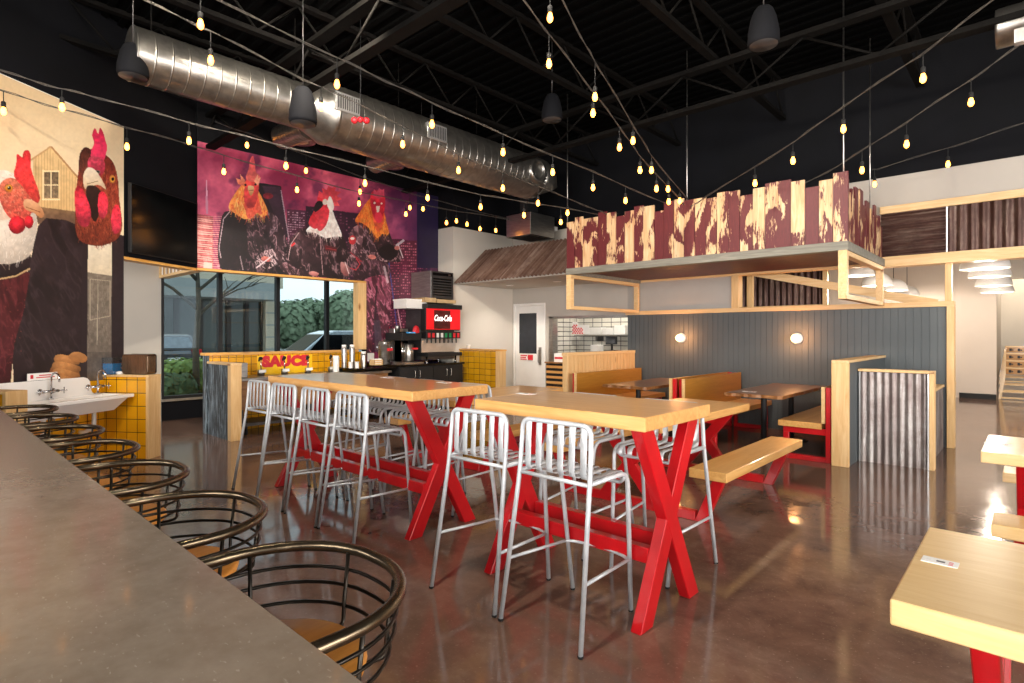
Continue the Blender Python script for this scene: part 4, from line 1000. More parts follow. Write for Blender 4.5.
def pump(px, py, label):
    q = onX(px, py, -8.70); y = q.y; x = -8.70
    t = thing('sauce_pump', label, 'sauce pump', (x, y, .84), 0, 'sauce pumps under the yellow sign')
    MB().lathe([(.05, .84), (.052, .90), (.05, .92), (.014, .93)], (x, y, 0), 16).build('jar', 'steel', t)
    MB().tube([(x, y, .93), (x, y, 1.08)], .010, 8).build('stem', 'chrome', t)
    MB().tube(fillet([(x, y, 1.08), (x, y+.01, 1.115), (x+.06, y-.05, 1.115), (x+.07, y-.06, 1.06)], .02), .013, 8).ball((x, y, 1.10), .026, 10, 6).build('pump_head', 'black', t)
    MB().box((x+.052, y-.055, .885), (x+.056, y+.055, .93)).build('label_plate', 'paper', t)
for px, nm_ in ((261, 'leftmost, before the S'), (284.5, 'before the U'), (308, 'before the E')): pump(px, 368, 'black-headed sauce pump under the SAUCE sign, '+nm_)
t_ = pump(331, 367, 'black-headed pump right of the yellow sign')
# black drinks counter
dc = thing('drink_cabinet', 'black cabinet counter carrying the drink machines', 'counter', (-8.6, 6.6, 0))
MB().box((XS+.0, 5.9, .90), (-8.12, 7.43, .935)).build('worktop', 'blackgloss', dc, bevel=.003)
MB().box((XS+.01, 5.92, .0), (-8.16, 7.41, .90)).build('carcass', 'black', dc)
for i in range(4):
    y0 = 5.93+i*.37
    d_ = MB().box((-8.16, y0, .1), (-8.145, y0+.36, .88)).build('door', 'black', dc)
    yh = y0+(.31 if i % 2 == 0 else .05)
    MB().tube(fillet([(-8.145, yh, .70), (-8.12, yh, .70), (-8.12, yh, .82), (-8.145, yh, .82)], .01), .006, 6).build('handle', 'steel', d_)
sh = thing('black_shelf', 'thin black counter section with cup holders between sauce and drinks', 'counter', (-8.6, 5.5, .9))
MB().box((XS+.01, 5.10, .88), (-8.2, 5.9, .905)).build('board', 'blackgloss', sh); MB().box((XS+.0, 5.2, .60), (XS+.05, 5.25, .88)).box((XS+.0, 5.8, .60), (XS+.05, 5.85, .88)).build('bracket', 'black', sh)
def cyl_thing(name, label, cat, px, py_base, z, r_, h_, mat_, group=None, x=-8.55, lid=None, top=1.0):
    y = onX(px, py_base, x).y
    t = thing(name, label, cat, (x, y, z), 0, group)
    MB().lathe([(r_*top, z), (r_, z+.01), (r_*1.0, z+h_-.02), (r_*.95, z+h_)], (x, y, 0), 20).build('body', mat_, t)
    if lid: MB().lathe([(r_*1.06, z+h_-.01), (r_*1.06, z+h_+.015), (r_*.4, z+h_+.03), (0, z+h_+.03)], (x, y, 0), 20).build('lid', lid, t)
    return t, y
for px, nm_, r_, h_ in ((344, 'the taller left', .045, .34), (352, 'the taller right', .045, .34), (363.5, 'the shorter', .05, .22)):
    t, y = cyl_thing('cup_dispenser', 'steel tube cup dispenser on the black shelf, %s one' % nm_, 'cup dispenser', px, 366, .905, r_, h_, 'steel', 'cup dispensers')
    MB().lathe([(r_*.8, .905+h_), (r_*.85, .905+h_+.05)], (-8.55, y, 0), 16).build('cups', 'white', t)
for px, nm_ in ((350.5, 'left of its pair'), (357, 'right of its pair')): 
    t, y = cyl_thing('paper_cup', 'small white paper cup stack before the cup dispensers, %s' % nm_, 'cup', px, 368, .905, .032, .10, 'paper', 'white cups on the black shelf', x=-8.38)
    MB().lathe([(.034, .99), (.036, 1.005), (.034, 1.01)], (-8.38, y, 0), 14).build('rim', 'paper', t)
t, y = cyl_thing('cup_tower', 'tall off-white cup stack at the corner of the sauce counter', 'cup stack', 336, 367, .84, .05, .28, 'white', None, x=-8.45)
MB().lathe([(.052, 1.06), (.055, 1.08), (.052, 1.09)], (-8.45, y, 0), 14).build('rim', 'paper', t)
t = thing('standing_card', 'small white card standing against the tiles behind the drink counter', 'card', (-8.9, 6.1, .94)); y = onX(371, 360, XS+.03).y
MB().box((XS+.02, y-.07, .98), (XS+.025, y+.07, 1.13)).build('sheet', 'paper', t); MB().box((XS+.02, y-.05, .935), (XS+.06, y+.05, .98)).build('stand', 'clear', t)
t = thing('lemon_crate', 'small wooden caddy left of the tea urn', 'caddy', (-8.4, 6.0, .935)); y = onX(376, 362, -8.45).y
mb = MB()
for k in range(3): mb.box((-8.5, y-.10, .937+.035*k), (-8.49, y+.08, .96+.035*k)); mb.box((-8.36, y-.10, .937+.035*k), (-8.35, y+.08, .96+.035*k))
mb.box((-8.5, y-.10, .937), (-8.35, y-.09, 1.03)); mb.box((-8.5, y+.07, .937), (-8.35, y+.08, 1.03)); mb.build('slats', 'pine_x', t)
MB().box((-8.48, y-.08, .94), (-8.37, y+.06, 1.045)).build('packets', 'paper', t)
def urn(px, label, x=-8.5, r_=.105, h_=.38):
    y = onX(px, 362, x).y; t = thing('tea_urn', label, 'urn', (x, y, .935))
    MB().lathe([(r_*.95, .935), (r_, .95), (r_, .935+h_-.03), (r_*1.05, .935+h_-.02), (r_*1.05, .935+h_)], (x, y, 0), 28).build('body', 'steel', t)
    MB().lathe([(r_*1.02, .935+h_), (r_*.9, .935+h_+.03), (.02, .935+h_+.045), (.02, .935+h_+.07), (0, .935+h_+.07)], (x, y, 0), 24).build('lid', 'steel', t)
    for s_ in (-1, 1): MB().tube(fillet([(x, y+s_*r_, 1.2), (x, y+s_*(r_+.05), 1.21), (x, y+s_*(r_+.05), 1.27), (x, y+s_*r_, 1.28)], .02), .008, 6).build('handle', 'chrome', t)
    MB().tube([(x+r_-.01, y, 1.0), (x+r_+.05, y, 1.0)], .012, 8).tube([(x+r_+.04, y, 1.03), (x+r_+.04, y, .965)], .010, 8).build('spigot', 'black', t)
    MB().box((x+r_*.6, y-.02, 1.18), (x+r_+.012, y+.10, 1.225)).build('name_tag', 'redprint', t)
urn(384.5, 'round steel tea urn with red tag, left on the drinks counter')
# tea brewer
t = thing('tea_brewer', 'tall black and steel tea brewer left of the soda fountain', 'brewer', (-8.55, 6.45, .935)); yb0, yb1 = onX(397.5, 350, -8.5).y, onX(417, 350, -8.5).y
MB().box((-8.88, yb0, 1.36), (-8.36, yb1, 1.50)).build('brew_head', 'black', t, bevel=.005)
MB().box((-8.88, yb0+.0, .935), (-8.75, yb1, 1.36)).build('column', 'darksteel', t)
MB().box((-8.80, yb0, .935), (-8.30, yb1, .965)).build('drip_base', 'steel', t)
MB().tube([(-8.40, yb0+.03, .965), (-8.40, yb0+.03, 1.36)], .014, 8).tube([(-8.40, yb0+.07, .965), (-8.40, yb0+.07, 1.36)], .010, 8).build('steel_posts', 'chrome', t)
MB().lathe([(.095, .97), (.10, .98), (.10, 1.28), (.085, 1.30), (0, 1.31)], (-8.55, (yb0+yb1)/2+.06, 0), 24).build('canister', 'steel', t)
MB().box((-8.50, yb1-.16, 1.19), (-8.44, yb1-.02, 1.225)).build('name_tag', 'redprint', t)
MB().ball((-8.40, yb1-.10, 1.53), .085, 16, 10, (.5, .9, 1.25)).build('red_round_sign', 'redprint', t)
MB().box((-8.38, yb0+.1, 1.49), (-8.34, yb0+.28, 1.515)).build('blue_tag', 'blue', t)
MB().lathe([(.04, 1.50), (.045, 1.62), (.04, 1.64)], (-8.70, yb0+.14, 0), 14).build('hopper', 'steel', t)
# grey cabinet behind
t = thing('water_heater', 'grey upright machine behind the tea brewer', 'machine', (-8.8, 6.2, .935)); q = onX(392, 320, -8.85)
MB().box((-8.93, q.y-.02, .94), (-8.75, q.y+.30, 1.58)).build('body', 'steel', t, bevel=.006); MB().box((-8.75, q.y+.02, 1.40), (-8.745, q.y+.26, 1.52)).build('panel', 'black', t)
# soda fountain
XF = -8.28
y0, y1 = 6.72, 7.36
y0 = onX(426.5, 340, XF).y; y1 = onX(460.5, 340, XF).y
def zf(py, px=445): return onX(px, py, XF).z
sf = thing('soda_fountain', 'red-fronted soda fountain with white script logo on the drinks counter', 'soda fountain', (-8.6, (y0+y1)/2, .935))
MB().box((-8.93, y0+.01, .99), (XF-.18, y1-.01, zf(304))).build('rear_cabinet', 'darksteel', sf)
MB().box((XF-.18, y0, zf(330.5)), (XF-.02, y1, zf(307.5))).build('header_case', 'black', sf, bevel=.005)
MB().box((XF-.02, y0+.01, zf(329.5)), (XF, y1-.01, zf(309))).build('lit_panel', 'cokered', sf)
ym = y0+(y1-y0)*.46
MB().box((XF, ym-.21, zf(329)), (XF+.003, ym+.19, zf(310.5))).build('logo_field', 'cokedark', sf)
text('Coca-Cola', 'logo', 'cokewhite', sf, (XF+.006, ym, zf(318.5)), ROT_X, .16, .001, .003, .3, .62)
MB().box((XF-.22, y0-.01, zf(309)), (XF+.03, y1+.02, zf(304.5))).build('top_visor', 'black', sf, bevel=.004)
MB().box((XF-.18, y0+.0, zf(338.5)), (XF+.0, y1, zf(331.5))).build('valve_panel', 'black', sf, bevel=.004)
mb = MB()
for k in range(8):
    yk = y0+.06+k*(y1-y0-.12)/7
    mb.box((XF, yk-.028, zf(337.5)), (XF+.006, yk+.028, zf(333)), [0, 0, 1, 1, 2, 3, 0, 0][k])
mb.build('buttons', ['redprint', 'white', 'greenbtn', 'greenbtn'], sf)
mb = MB()
for k in range(8):
    yk = y0+.06+k*(y1-y0-.12)/7; mb.lathe([(.012, zf(343)), (.018, zf(339.5)), (.02, zf(338.6))], (XF-.06, yk, 0), 10)
mb.build('nozzles', 'darksteel', sf)
MB().box((XF-.18, y0+.01, zf(352)), (XF-.16, y1-.01, zf(338.5))).build('splash_plate', 'stripwhite', sf)
MB().box((XF-.30, y0+.0, zf(356)), (XF+.05, y1+.0, zf(352.5))).build('drip_tray', 'black', sf, bevel=.004)
mb = MB()
for yy in (y0+.05, y1-.08):
    for xx in (-8.85, XF-.06): mb.lathe([(.03, .935), (.02, .96), (.02, zf(356))], (xx, yy, 0), 10)
mb.build('legs', 'chrome', sf)
mb = MB().box((-8.70, y0-.02, zf(303)), (XF-.02, y0+.25, zf(298.5))).box((-8.72, y0+.27, zf(303)), (XF-.02, y1-.1, zf(299.5)))
t = thing('cardboard_trays', 'flat tan boxes on top of the soda fountain', 'boxes', (-8.5, 7.0, 1.6)); mb.build('box', 'cardboard', t)
t = thing('white_carton', 'white carton overhanging left of the soda fountain top', 'carton', (-8.5, y0-.1, zf(309)))
ya_ = onX(406.5, 305, -8.4).y; yb_ = onX(427, 305, -8.4).y
MB().box((-8.8, ya_, onX(415, 308.5, -8.4).z), (-8.4, yb_, onX(415, 299.5, -8.4).z)).build('body', 'white', t, bevel=.004); MB().box((-8.81, ya_-.01, onX(415, 300.5, -8.4).z), (-8.39, yb_+.01, onX(415, 299, -8.4).z)).build('lid', 'paper', t)
ic = thing('ice_machine', 'dark grey ice machine standing above the soda fountain', 'ice machine', (-8.6, 7.0, 1.75))
ya_, yb_ = onX(431, 290, XF-.05).y, onX(453.5, 290, XF-.05).y; z0, z1 = onX(440, 298.5, XF-.05).z, onX(440, 271.5, XF-.05).z
MB().box((-8.93, ya_, z0), (XF-.05, yb_, z1)).build('case', 'darksteel', ic, bevel=.006)
mb = MB(); nl = 7
for k in range(nl): mb.box((XF-.05, ya_+.05, z0+.05+k*(z1-z0-.16)/nl), (XF-.042, yb_-.06, z0+.05+(k+.55)*(z1-z0-.16)/nl))
mb.box((XF-.05, ya_+.04, z1-.08), (XF-.044, yb_-.04, z1-.03)); mb.build('grille', 'blackgloss', ic)
MB().box((XF-.044, yb_-.14, z1-.075), (XF-.040, yb_-.08, z1-.035)).build('badge', 'chrome', ic)
MB().box((-8.93, ya_-.006, z0), (XF-.06, ya_, z1)).build('side_panel', 'steel', ic)
# right tiled half wall
zt_ = 1.185
tw = thing('tiled_half_wall', 'mustard-tiled half wall with pine post between drinks and the white door', 'half wall', (-8.38, 8, 0))
MB().box((-8.485, 7.62, 0), (-7.46, 7.76, zt_-.03)).build('tiled_body', 'tilemid', tw); MB().box((-7.46, 7.61, 0), (-7.34, 7.77, zt_-.03)).build('end_post', 'pine_z', tw, bevel=.003)
MB().box((-8.485, 7.60, zt_-.03), (-7.33, 7.78, zt_)).build('cap', 'orange_pine', tw, bevel=.003)
t = thing('white_cup', 'small white cup on the cap of the right tiled half wall', 'cup', (-8.3, 7.69, zt_)); q = Vector((0, 7.69, 0))
MB().lathe([(.03, zt_), (.042, zt_+.07), (.044, zt_+.075)], (-8.3, q.y, 0), 16).build('body', 'paper', t); MB().lathe([(.044, zt_+.073), (.046, zt_+.08), (.0, zt_+.082)], (-8.3, q.y, 0), 16).build('lid', 'paper', t)

# ================================================================== KITCHEN things
kr = thing('slatted_counter_front', 'dark counter front with level tan slats left of the pine partition', 'counter', (-6.2, 9.0, 0))
ka, kb = onY(545.5, 370, 8.9), onY(567, 370, 8.9); z1 = onY(555, 363.5, 8.9).z
MB().box((ka.x, 8.92, 0), (kb.x+.1, 9.15, z1)).build('carcass', 'black', kr)
mb = MB(); z = .06
while z < z1-.05: mb.box((ka.x+.02, 8.90, z), (kb.x+.1, 8.92, z+.05)); z += .105
mb.build('slats', 'maple_x', kr); MB().box((ka.x-.01, 8.88, z1), (kb.x+.1, 9.2, z1+.03)).build('top', 'walnut_y', kr)
q0, q1 = onY(555.5, 361, 9.0), onY(566, 353.5, 9.0)
t = thing('napkin_box', 'white box with red print on the slatted counter', 'box', (q0.x, 9.0, z1+.03))
MB().box((q0.x, 8.95, z1+.03), (q1.x, 9.12, q1.z)).build('carton', 'paper', t); MB().box((q0.x+.02, 8.946, z1+.09), (q1.x-.02, 8.95, z1+.13)).build('red_band', 'redprint', t)
ks = thing('kitchen_shelf', 'long steel shelf on brackets on the white kitchen tiles', 'shelf', (-6.5, 11.1, 1.46)); zs = onY(590, 335.2, 11.0).z
MB().box((-8.1, 10.95, zs-.02), (-5.45, 11.3, zs+.01)).build('board', 'steel', ks)
for px in (575, 601): 
    q = onY(px, 337, 11.2); MB().box((q.x-.02, 11.0, zs-.14), (q.x+.02, 11.28, zs-.02)).build('bracket', 'darksteel', ks)
for k, (a, b_, tz) in enumerate(((556, 570, 326), (571, 573, 328), (590, 603, 327.5), (604, 615, 328), (616, 627, 325.5))):
    q0, q1 = onY(a, 335, 11.1), onY(b_, tz, 11.1)
    t = thing('food_box', 'white carton on the kitchen shelf, %s' % ['leftmost', 'thin one beside the leftmost', 'middle one right of the checked sign', 'second from the right', 'rightmost tall one'][k], 'carton', (q0.x, 11.1, zs), 0, 'cartons on the kitchen shelf')
    MB().box((q0.x, 11.02, zs+.01), (q1.x, 11.22, q1.z)).build('body', 'white', t, bevel=.004); MB().box((q0.x+.01, 11.018, q1.z-.02), (q1.x-.01, 11.225, q1.z+.004)).build('lid', 'paper', t)
t = thing('checked_sign', 'red and white checked sign hanging in the kitchen opening', 'sign', (-6.9, 9.5, 1.5)); q0, q1 = onY(572.5, 334, 9.6), onY(589, 322, 9.6)
MB().box((q0.x, 9.6, q0.z), (q0.x+.12, 9.61, q1.z)).box((q0.x+.12, 9.6, q0.z), (q1.x, 9.61, q1.z-.06)).build('panel', 'paper', t)
mb = MB()
for i in range(9):
    for j in range(6):
        x_ = q0.x+i*.03; z_ = q0.z+j*.033
        if (i+j) % 2 == 0 and x_+.02 < q1.x and (i < 4 or j < 4): mb.box((x_, 9.592, z_), (x_+.030, 9.6, z_+.033))
mb.build('red_checks', 'redprint', t)
MB().tube([(q0.x+.06, 9.605, q1.z), (q0.x+.06, 9.605, 3.0)], .004, 5).build('hanger', 'steel', t)
t = thing('order_terminal', 'black order screen on a stand beyond the pine partition', 'terminal', (-6.0, 10.2, 1.2)); q0, q1 = onY(605.5, 344.5, 10.2), onY(616.5, 336, 10.2)
MB().box((q0.x, 10.2, q0.z), (q1.x, 10.24, q1.z)).build('screen_case', 'black', t, bevel=.005); MB().box((q0.x+.02, 10.195, q0.z+.02), (q1.x-.02, 10.2, q1.z-.02)).build('screen', 'blackgloss', t)
MB().tube([((q0.x+q1.x)/2, 10.25, 1.0), ((q0.x+q1.x)/2, 10.24, q0.z+.03)], .02, 8).lathe([(.09, 1.0), (.09, 1.015), (.03, 1.03)], ((q0.x+q1.x)/2, 10.25, 0), 16).build('stand', 'black', t)
t = thing('kitchen_counter', 'steel kitchen counter behind the opening', 'counter', (-6.4, 10.2, 0))
MB().box((-7.4, 9.9, .96), (-5.45, 10.5, 1.0)).build('worktop', 'steel', t); MB().box((-7.35, 9.95, 0), (-5.5, 10.45, .96)).build('carcass', 'steel', t)
q0, q1 = onY(593, 351, 10.1), onY(601, 347.5, 10.1)
t = thing('food_box', 'small white carton on the steel kitchen counter', 'carton', (q0.x, 10.1, 1.0)); MB().box((q0.x, 10.0, 1.0), (q1.x, 10.2, q1.z+.05)).build('body', 'white', t, bevel=.004)
MB().box((q0.x+.02, 9.998, q1.z+.03), (q1.x-.02, 10.203, q1.z+.054)).build('lid', 'paper', t)
# kitchen lamp
t = thing('kitchen_light', 'flush lamp on the kitchen ceiling', 'ceiling light', (-6.4, 10.3, 2.95))
MB().box((-7.2, 10.1, 2.93), (-5.7, 10.5, 3.0)).build('housing', 'white', t); MB().box((-7.15, 10.13, 2.925), (-5.75, 10.47, 2.93)).build('diffuser', 'lens', t)
struct(MB().box((-8.2, 9.35, 3.0), (-5.4, 11.4, 3.05)).build('ceiling', 'white'))
area('kitchen_lamp', (-6.45, 10.3, 2.9), (-6.45, 10.4, 0), 1.4, .34, 34, (1, .95, .86))

# ================================================================== OVERHEAD
XD, ZDU, RD = -6.5, 4.22, .37
dt = thing('air_duct', 'large round galvanised spiral duct running above the mural side', 'duct', (XD, 4.5, ZDU))
def spiral(y0_, y1_, r0):
    pr = []; y = y0_
    while y < y1_-.1: pr += [(r0, y), (r0+.004, y+.004), (r0+.004, y+.010), (r0, y+.014), (r0, y+.017), (r0, y+.147)]; y += .15
    return pr+[(r0, y1_)]
MB().lathe([(.001, 1.52)]+spiral(1.52, 3.42, .262), (XD, 0, ZDU), 48, axis='y').build('narrow_pipe', 'duct', dt)
MB().lathe([(.262, 3.32), (.275, 3.34), (RD-.01, 3.56), (RD+.008, 3.58), (RD+.008, 3.62)]+spiral(3.62, 7.5, RD), (XD, 0, ZDU), 48, axis='y').build('wide_pipe', 'duct', dt)
# elbow and drop box at the far end
el = [(XD, 7.48, ZDU), (XD, 7.6, ZDU), (XD-.02, 7.72, ZDU-.06), (XD-.03, 7.78, ZDU-.18)]
MB().tube(el, [RD, RD, RD*.98, RD*.9], 40).build('elbow', 'duct', dt)
MB().lathe([(.20, XD+RD-.14), (.20, XD+RD+.04), (.14, XD+RD+.045), (.14, XD+RD-.06), (0, XD+RD-.06)], (0, 7.25, ZDU+.0), 28, axis='x').build('side_collar', 'duct', dt)
MB().lathe([(.0, XD+RD-.03), (.138, XD+RD-.03), (.138, XD+RD-.05)], (0, 7.25, ZDU+.0), 28, axis='x').build('collar_grille', 'black', dt)
for (gx, gy) in ((347, 104.5), (436, 133)):
    q = onX(gx, gy, XD+RD*.93); y = q.y; zc_ = q.z; w_ = .34; xs_ = XD+RD*.87
    o_ = MB().box((xs_-.10, y-w_/2, zc_-.11), (xs_+.06, y+w_/2, zc_+.11)).build('supply_grille', 'stripwhite', dt, bevel=.004)
    mb = MB()
    for k in range(10): yy = y-w_/2+.035+k*(w_-.07)/9; mb.box((xs_+.06, yy-.007, zc_-.085), (xs_+.064, yy+.007, zc_+.085))
    mb.build('grille_fins', 'darksteel', o_)
for (bpx, bpy_) in ((291, 131), (384, 158)):
    e_ = onX(bpx, bpy_, XD-.75); st_ = Vector((XD-.25, e_.y, ZDU-.12)); e_ = Vector((e_.x-.25, e_.y, e_.z-.02)); rr = []; pp = []
    for k in range(31): pp.append(st_.lerp(e_, k/30)); rr.append(.15 if k % 3 else .158)
    MB().tube(pp, rr, 28).build('branch_pipe', 'duct', dt)
for y in (1.7, 3.2, 4.7, 6.2, 7.3): MB().tube([(XD, y, ZDU+(RD if y > 3.5 else .26)), (XD, y, ZD-.05)], .008, 6).build('hanger_rod', 'truss', dt)
bx = thing('air_box', 'grey sheet-metal drop box hanging at the far end of the duct', 'duct box', (-6.5, 8.3, 3.5))
q0, q1 = onY(516, 216, 8.3), onY(541, 191, 8.3)
MB().box((q0.x, 8.02, 3.36), (q0.x+.62, 8.75, 3.78)).build('casing', 'steel', bx, bevel=.004)
MB().box((q0.x+.08, 8.1, 3.352), (q0.x+.52, 8.65, 3.36)).build('bottom_grille', 'darksteel', bx)
MB().box((q0.x+.2, 8.2, 3.78), (q0.x+.4, 8.5, 4.9)).build('riser', 'black', bx)
for (px, py, wd, xx, nm_) in ((300, 141.5, 30, -7.6, 'left one above the rooster mural'), (393, 167, 22, -7.6, 'right one above the rooster mural')):
    q = onX(px, py, xx); d_ = -_s*q.x+_c*q.y; r_ = wd/F_PX*d_/2
    t = thing('round_diffuser', 'round ceiling air diffuser on a duct branch, '+nm_, 'diffuser', tuple(q), 0, 'round air diffusers')
    MB().lathe([(.19, q.z+.16), (.19, q.z+.07), (r_*.9, q.z+.05), (r_, q.z+.02), (r_, q.z), (r_*.7, q.z), (r_*.68, q.z+.01), (.0, q.z+.01)], (q.x, q.y, 0), 32).build('cone', 'duct', t)
    MB().lathe([(r_*.55, q.z-.004), (r_*.5, q.z-.010), (0, q.z-.01)], (q.x, q.y, 0), 28).build('centre_disc', 'white', t)
# black pendant speakers
def speaker(px, py_top, py_bot, wd, label, D=.27, string_top=True):
    d_ = F_PX*D/wd; v = ray(px, py_bot); p = Vector((v[0]*d_, v[1]*d_, EYE+v[2]*d_)); H = (py_bot-py_top)/F_PX*d_
    t = thing('pendant_speaker', label, 'speaker', tuple(p), 0, 'black pendant speakers')
    r_ = D/2
    MB().lathe([(r_*.93, 0), (r_, .03), (r_*.97, H*.35), (r_*.80, H*.72), (r_*.6, H*.93), (r_*.45, H), (0, H)], p, 28).build('shell', 'blackwall', t)
    MB().lathe([(r_*.90, .012), (r_*.88, -.004), (0, -.006)], p, 28).build('grille', 'darksteel', t)
    MB().tube([(p.x, p.y, p.z+H), (p.x, p.y, ZD-.04)], .005, 6).build('cable', 'darksteel', t)
speaker(303, 88, 124, 27, 'black pendant speaker before the duct, nearest the hanging diffuser')
speaker(133, 45, 77, 28, 'black pendant speaker at the left end of the duct')
speaker(421.5, 147, 167, 16.5, 'black pendant speaker hanging under the middle of the duct')
speaker(552, 95, 120, 21, 'black pendant speaker hanging at the top centre')
speaker(763.5, 8, 45, 30, 'black pendant speaker at the top right')
# red alarm beacon
q = onX(360.5, 120.5, -5.9); t = thing('red_fixture', 'small red round-lobed fixture hanging before the duct grille', 'fixture', tuple(q))
MB().ball(q+Vector((-.05, -.05, 0)), .040, 12, 8).ball(q+Vector((.05, .05, 0)), .040, 12, 8).ball(q+Vector((0, 0, .01)), .036, 12, 8).build('red_heads', 'redprint', t)
MB().tube([(q.x, q.y, q.z), (q.x, q.y, ZD-.05)], .006, 6).build('pipe', 'black', t)
# second duct, at the right top
d2 = thing('air_duct', 'short end of a galvanised duct at the top right corner', 'duct', (.2, 5.0, 3.95))
q = onZ(1000, 28, 4.1)
d_ = 5.1; v = ray(1000, 29); q = Vector((v[0]*d_, v[1]*d_, EYE+v[2]*d_))
MB().lathe([(.12, 0), (.165, 0), (.17, .02), (.17, .18), (.176, .19), (.176, .21), (.17, .22), (.17, 2.4)], (q.x-.03, q.y, q.z), 32, axis='x').build('pipe', 'duct', d2)
MB().lathe([(.0, .03), (.15, .03), (.15, .05)], (q.x-.03, q.y, q.z), 32, axis='x').build('end_cap', 'duct', d2)
MB().tube([(q.x+.3, q.y, q.z+.17), (q.x+.3, q.y, ZD)], .012, 6).tube([(q.x+1.8, q.y, q.z+.17), (q.x+1.8, q.y, ZD)], .012, 6).build('hanger', 'truss', d2)
MB().box((q.x+.1, q.y-.2, q.z-.24), (q.x+.2, q.y-.12, q.z-.12)).build('clamp', 'stripwhite', d2)

# ---- string lights: straight catenaries between real anchors, bulbs hang from short leads
def string(label, A, B, wire, bulbs, r_=.009):
    """A, B plan anchors; wire, bulbs: survey points on the vertical plane through them"""
    A = Vector(A); B = Vector(B); d = ((B-A).x, (B-A).y)
    pts = [onV(px, py, (A.x, A.y), d) for px, py in wire]
    dd = Vector((d[0], d[1], 0)).normalized(); sp = sorted(((p-A).dot(dd), p) for p in pts); sp = [(s_, p) for s_, p in sp]
    t = thing('string_light', label, 'string lights', tuple(pts[0]), 0, 'strings of bulbs')
    fine = []
    for i in range(len(sp)-1):
        for k in range(4):
            fine.append(sp[i][1].lerp(sp[i+1][1], k/4))
    fine.append(sp[-1][1])
    side = Vector((-dd.y, dd.x, 0))*.012
    MB().tube(fine, r_*.5, 6).tube([p+side*.7*math.sin(i*1.3)+Vector((0, 0, .014*math.cos(i*1.3))) for i, p in enumerate(fine)], r_*.38, 6).build('cable', 'truss' if False else 'cable', t)
    for (px, py) in bulbs:
        b_ = onV(px, py, (A.x, A.y), d); s_ = (b_-A).dot(dd); zc = None
        for i in range(len(sp)-1):
            if sp[i][0] <= s_ <= sp[i+1][0] or i == len(sp)-2 and zc is None:
                u = (s_-sp[i][0])/max(1e-6, sp[i+1][0]-sp[i][0]); zc = sp[i][1].z+(sp[i+1][1].z-sp[i][1].z)*u
                if sp[i][0] <= s_ <= sp[i+1][0]: break
        zc = max(zc, b_.z+.12)
        so = MB().tube([(b_.x, b_.y, zc), (b_.x, b_.y, b_.z+.07)], .004, 5).lathe([(.014, b_.z+.035), (.019, b_.z+.04), (.019, b_.z+.085), (.008, b_.z+.095)], (b_.x, b_.y, 0), 12).build('socket', 'rubber', t)
        o_ = MB().lathe([(0, -.042), (.012, -.038), (.022, -.022), (.024, -.004), (.018, .018), (.012, .038)], b_, 12).build('bulb', 'bulb', so)
M['cable'] = plain('grey_cable', '3a3633', '575149', .45, .1, 12)
front = CY0+.02
def z3(px, py, z): return onZ(px, py, z)
A = z3(217, 0, 4.05); B = onY(667, 204, front)
string('string of warm bulbs from the top left to the canopy, uppermost of the left strings', A, B, [(190, -14), (217, 0), (336, 57), (386, 81), (431, 102), (502, 134), (593, 172), (667, 204), (684, 212)],
       [(200.5, 24), (337, 84), (432, 124), (503, 152), (552.7, 172), (593, 187.4), (625.5, 200.4)])
A = z3(144, 0, 4.05); B = onY(607, 214, front)
string('string of warm bulbs crossing before the big duct down to the canopy corner', A, B, [(120, -10), (144, 0), (213, 32), (303, 79), (361, 105), (459.5, 155), (504, 173), (537, 186), (597, 210), (607, 214)],
       [(210.7, 60), (321, 106.7), (402.6, 144), (458.5, 170), (502.8, 188), (538, 203), (567.5, 212.7)])
A = z3(0, 70.5, 3.85); B = onY(600, 214.5, front+.05)
string('string of warm bulbs from the left edge across the tops of both murals', A, B, [(-30, 61), (0, 70.5), (58.5, 88), (100, 98), (187.6, 122), (252, 138), (340, 160), (480.6, 195), (540, 204), (600, 214.5)],
       [(62, 107), (189, 140.5), (286, 165.7), (365, 183), (427.6, 197.6), (480.6, 206.8), (524, 215), (560.8, 221.9)])
A = z3(0, 90.4, 3.80); B = onY(545, 226, YF-.03)
string('lowest string of warm bulbs from the left edge to the beige wall', A, B, [(-30, 81), (0, 90.4), (58.5, 108), (126, 127), (185, 143), (224, 155.5), (297.6, 176), (360.5, 192.5), (460, 211.6), (500, 217.7), (545, 226)],
       [(3.5, 111), (127, 146.5), (223.8, 171.4), (297, 189.7), (359, 203.4), (405.8, 214), (446.5, 222.6), (480, 228.6), (510.9, 233.8)])
A = onX(247, 133, -7.8); B = onY(549, 229, YF-.03)
string('short string of warm bulbs above the rooster mural, behind the others', A, B, [(215, 122), (247, 133), (284, 147), (360, 176), (400, 190), (460, 207), (500, 217), (549, 227.5)],
       [(247, 145), (306, 170.6), (360, 191.6), (409.9, 207.5), (423, 208.7), (456.4, 220.8), (467, 224), (495.8, 230.3)], .006)
A = z3(523, 0, 4.15); B = onY(688, 197, front)
string('string of warm bulbs from the top centre to the canopy, left of its pair', A, B, [(510, -18), (523, 0), (552.7, 38.7), (592, 90), (620.5, 128), (639, 155), (677.5, 197), (684, 205)],
       [(549, 63.5), (593, 113), (619.5, 147), (640, 170), (656.5, 188.5), (668.8, 201.5)])
A = z3(562, 0, 4.2); B = onY(688, 197, front)
string('string of warm bulbs from the top centre to the canopy, right of its pair', A, B, [(545, -28), (562, 0), (586, 46), (600, 70), (632, 123), (651, 155), (688, 200)],
       [(550, 17.3), (595, 96.7), (633, 140.6), (651.5, 170), (668, 188.8), (679.7, 200.8)])
A = z3(1024, -23, 4.0); B = onY(690, 206, front)
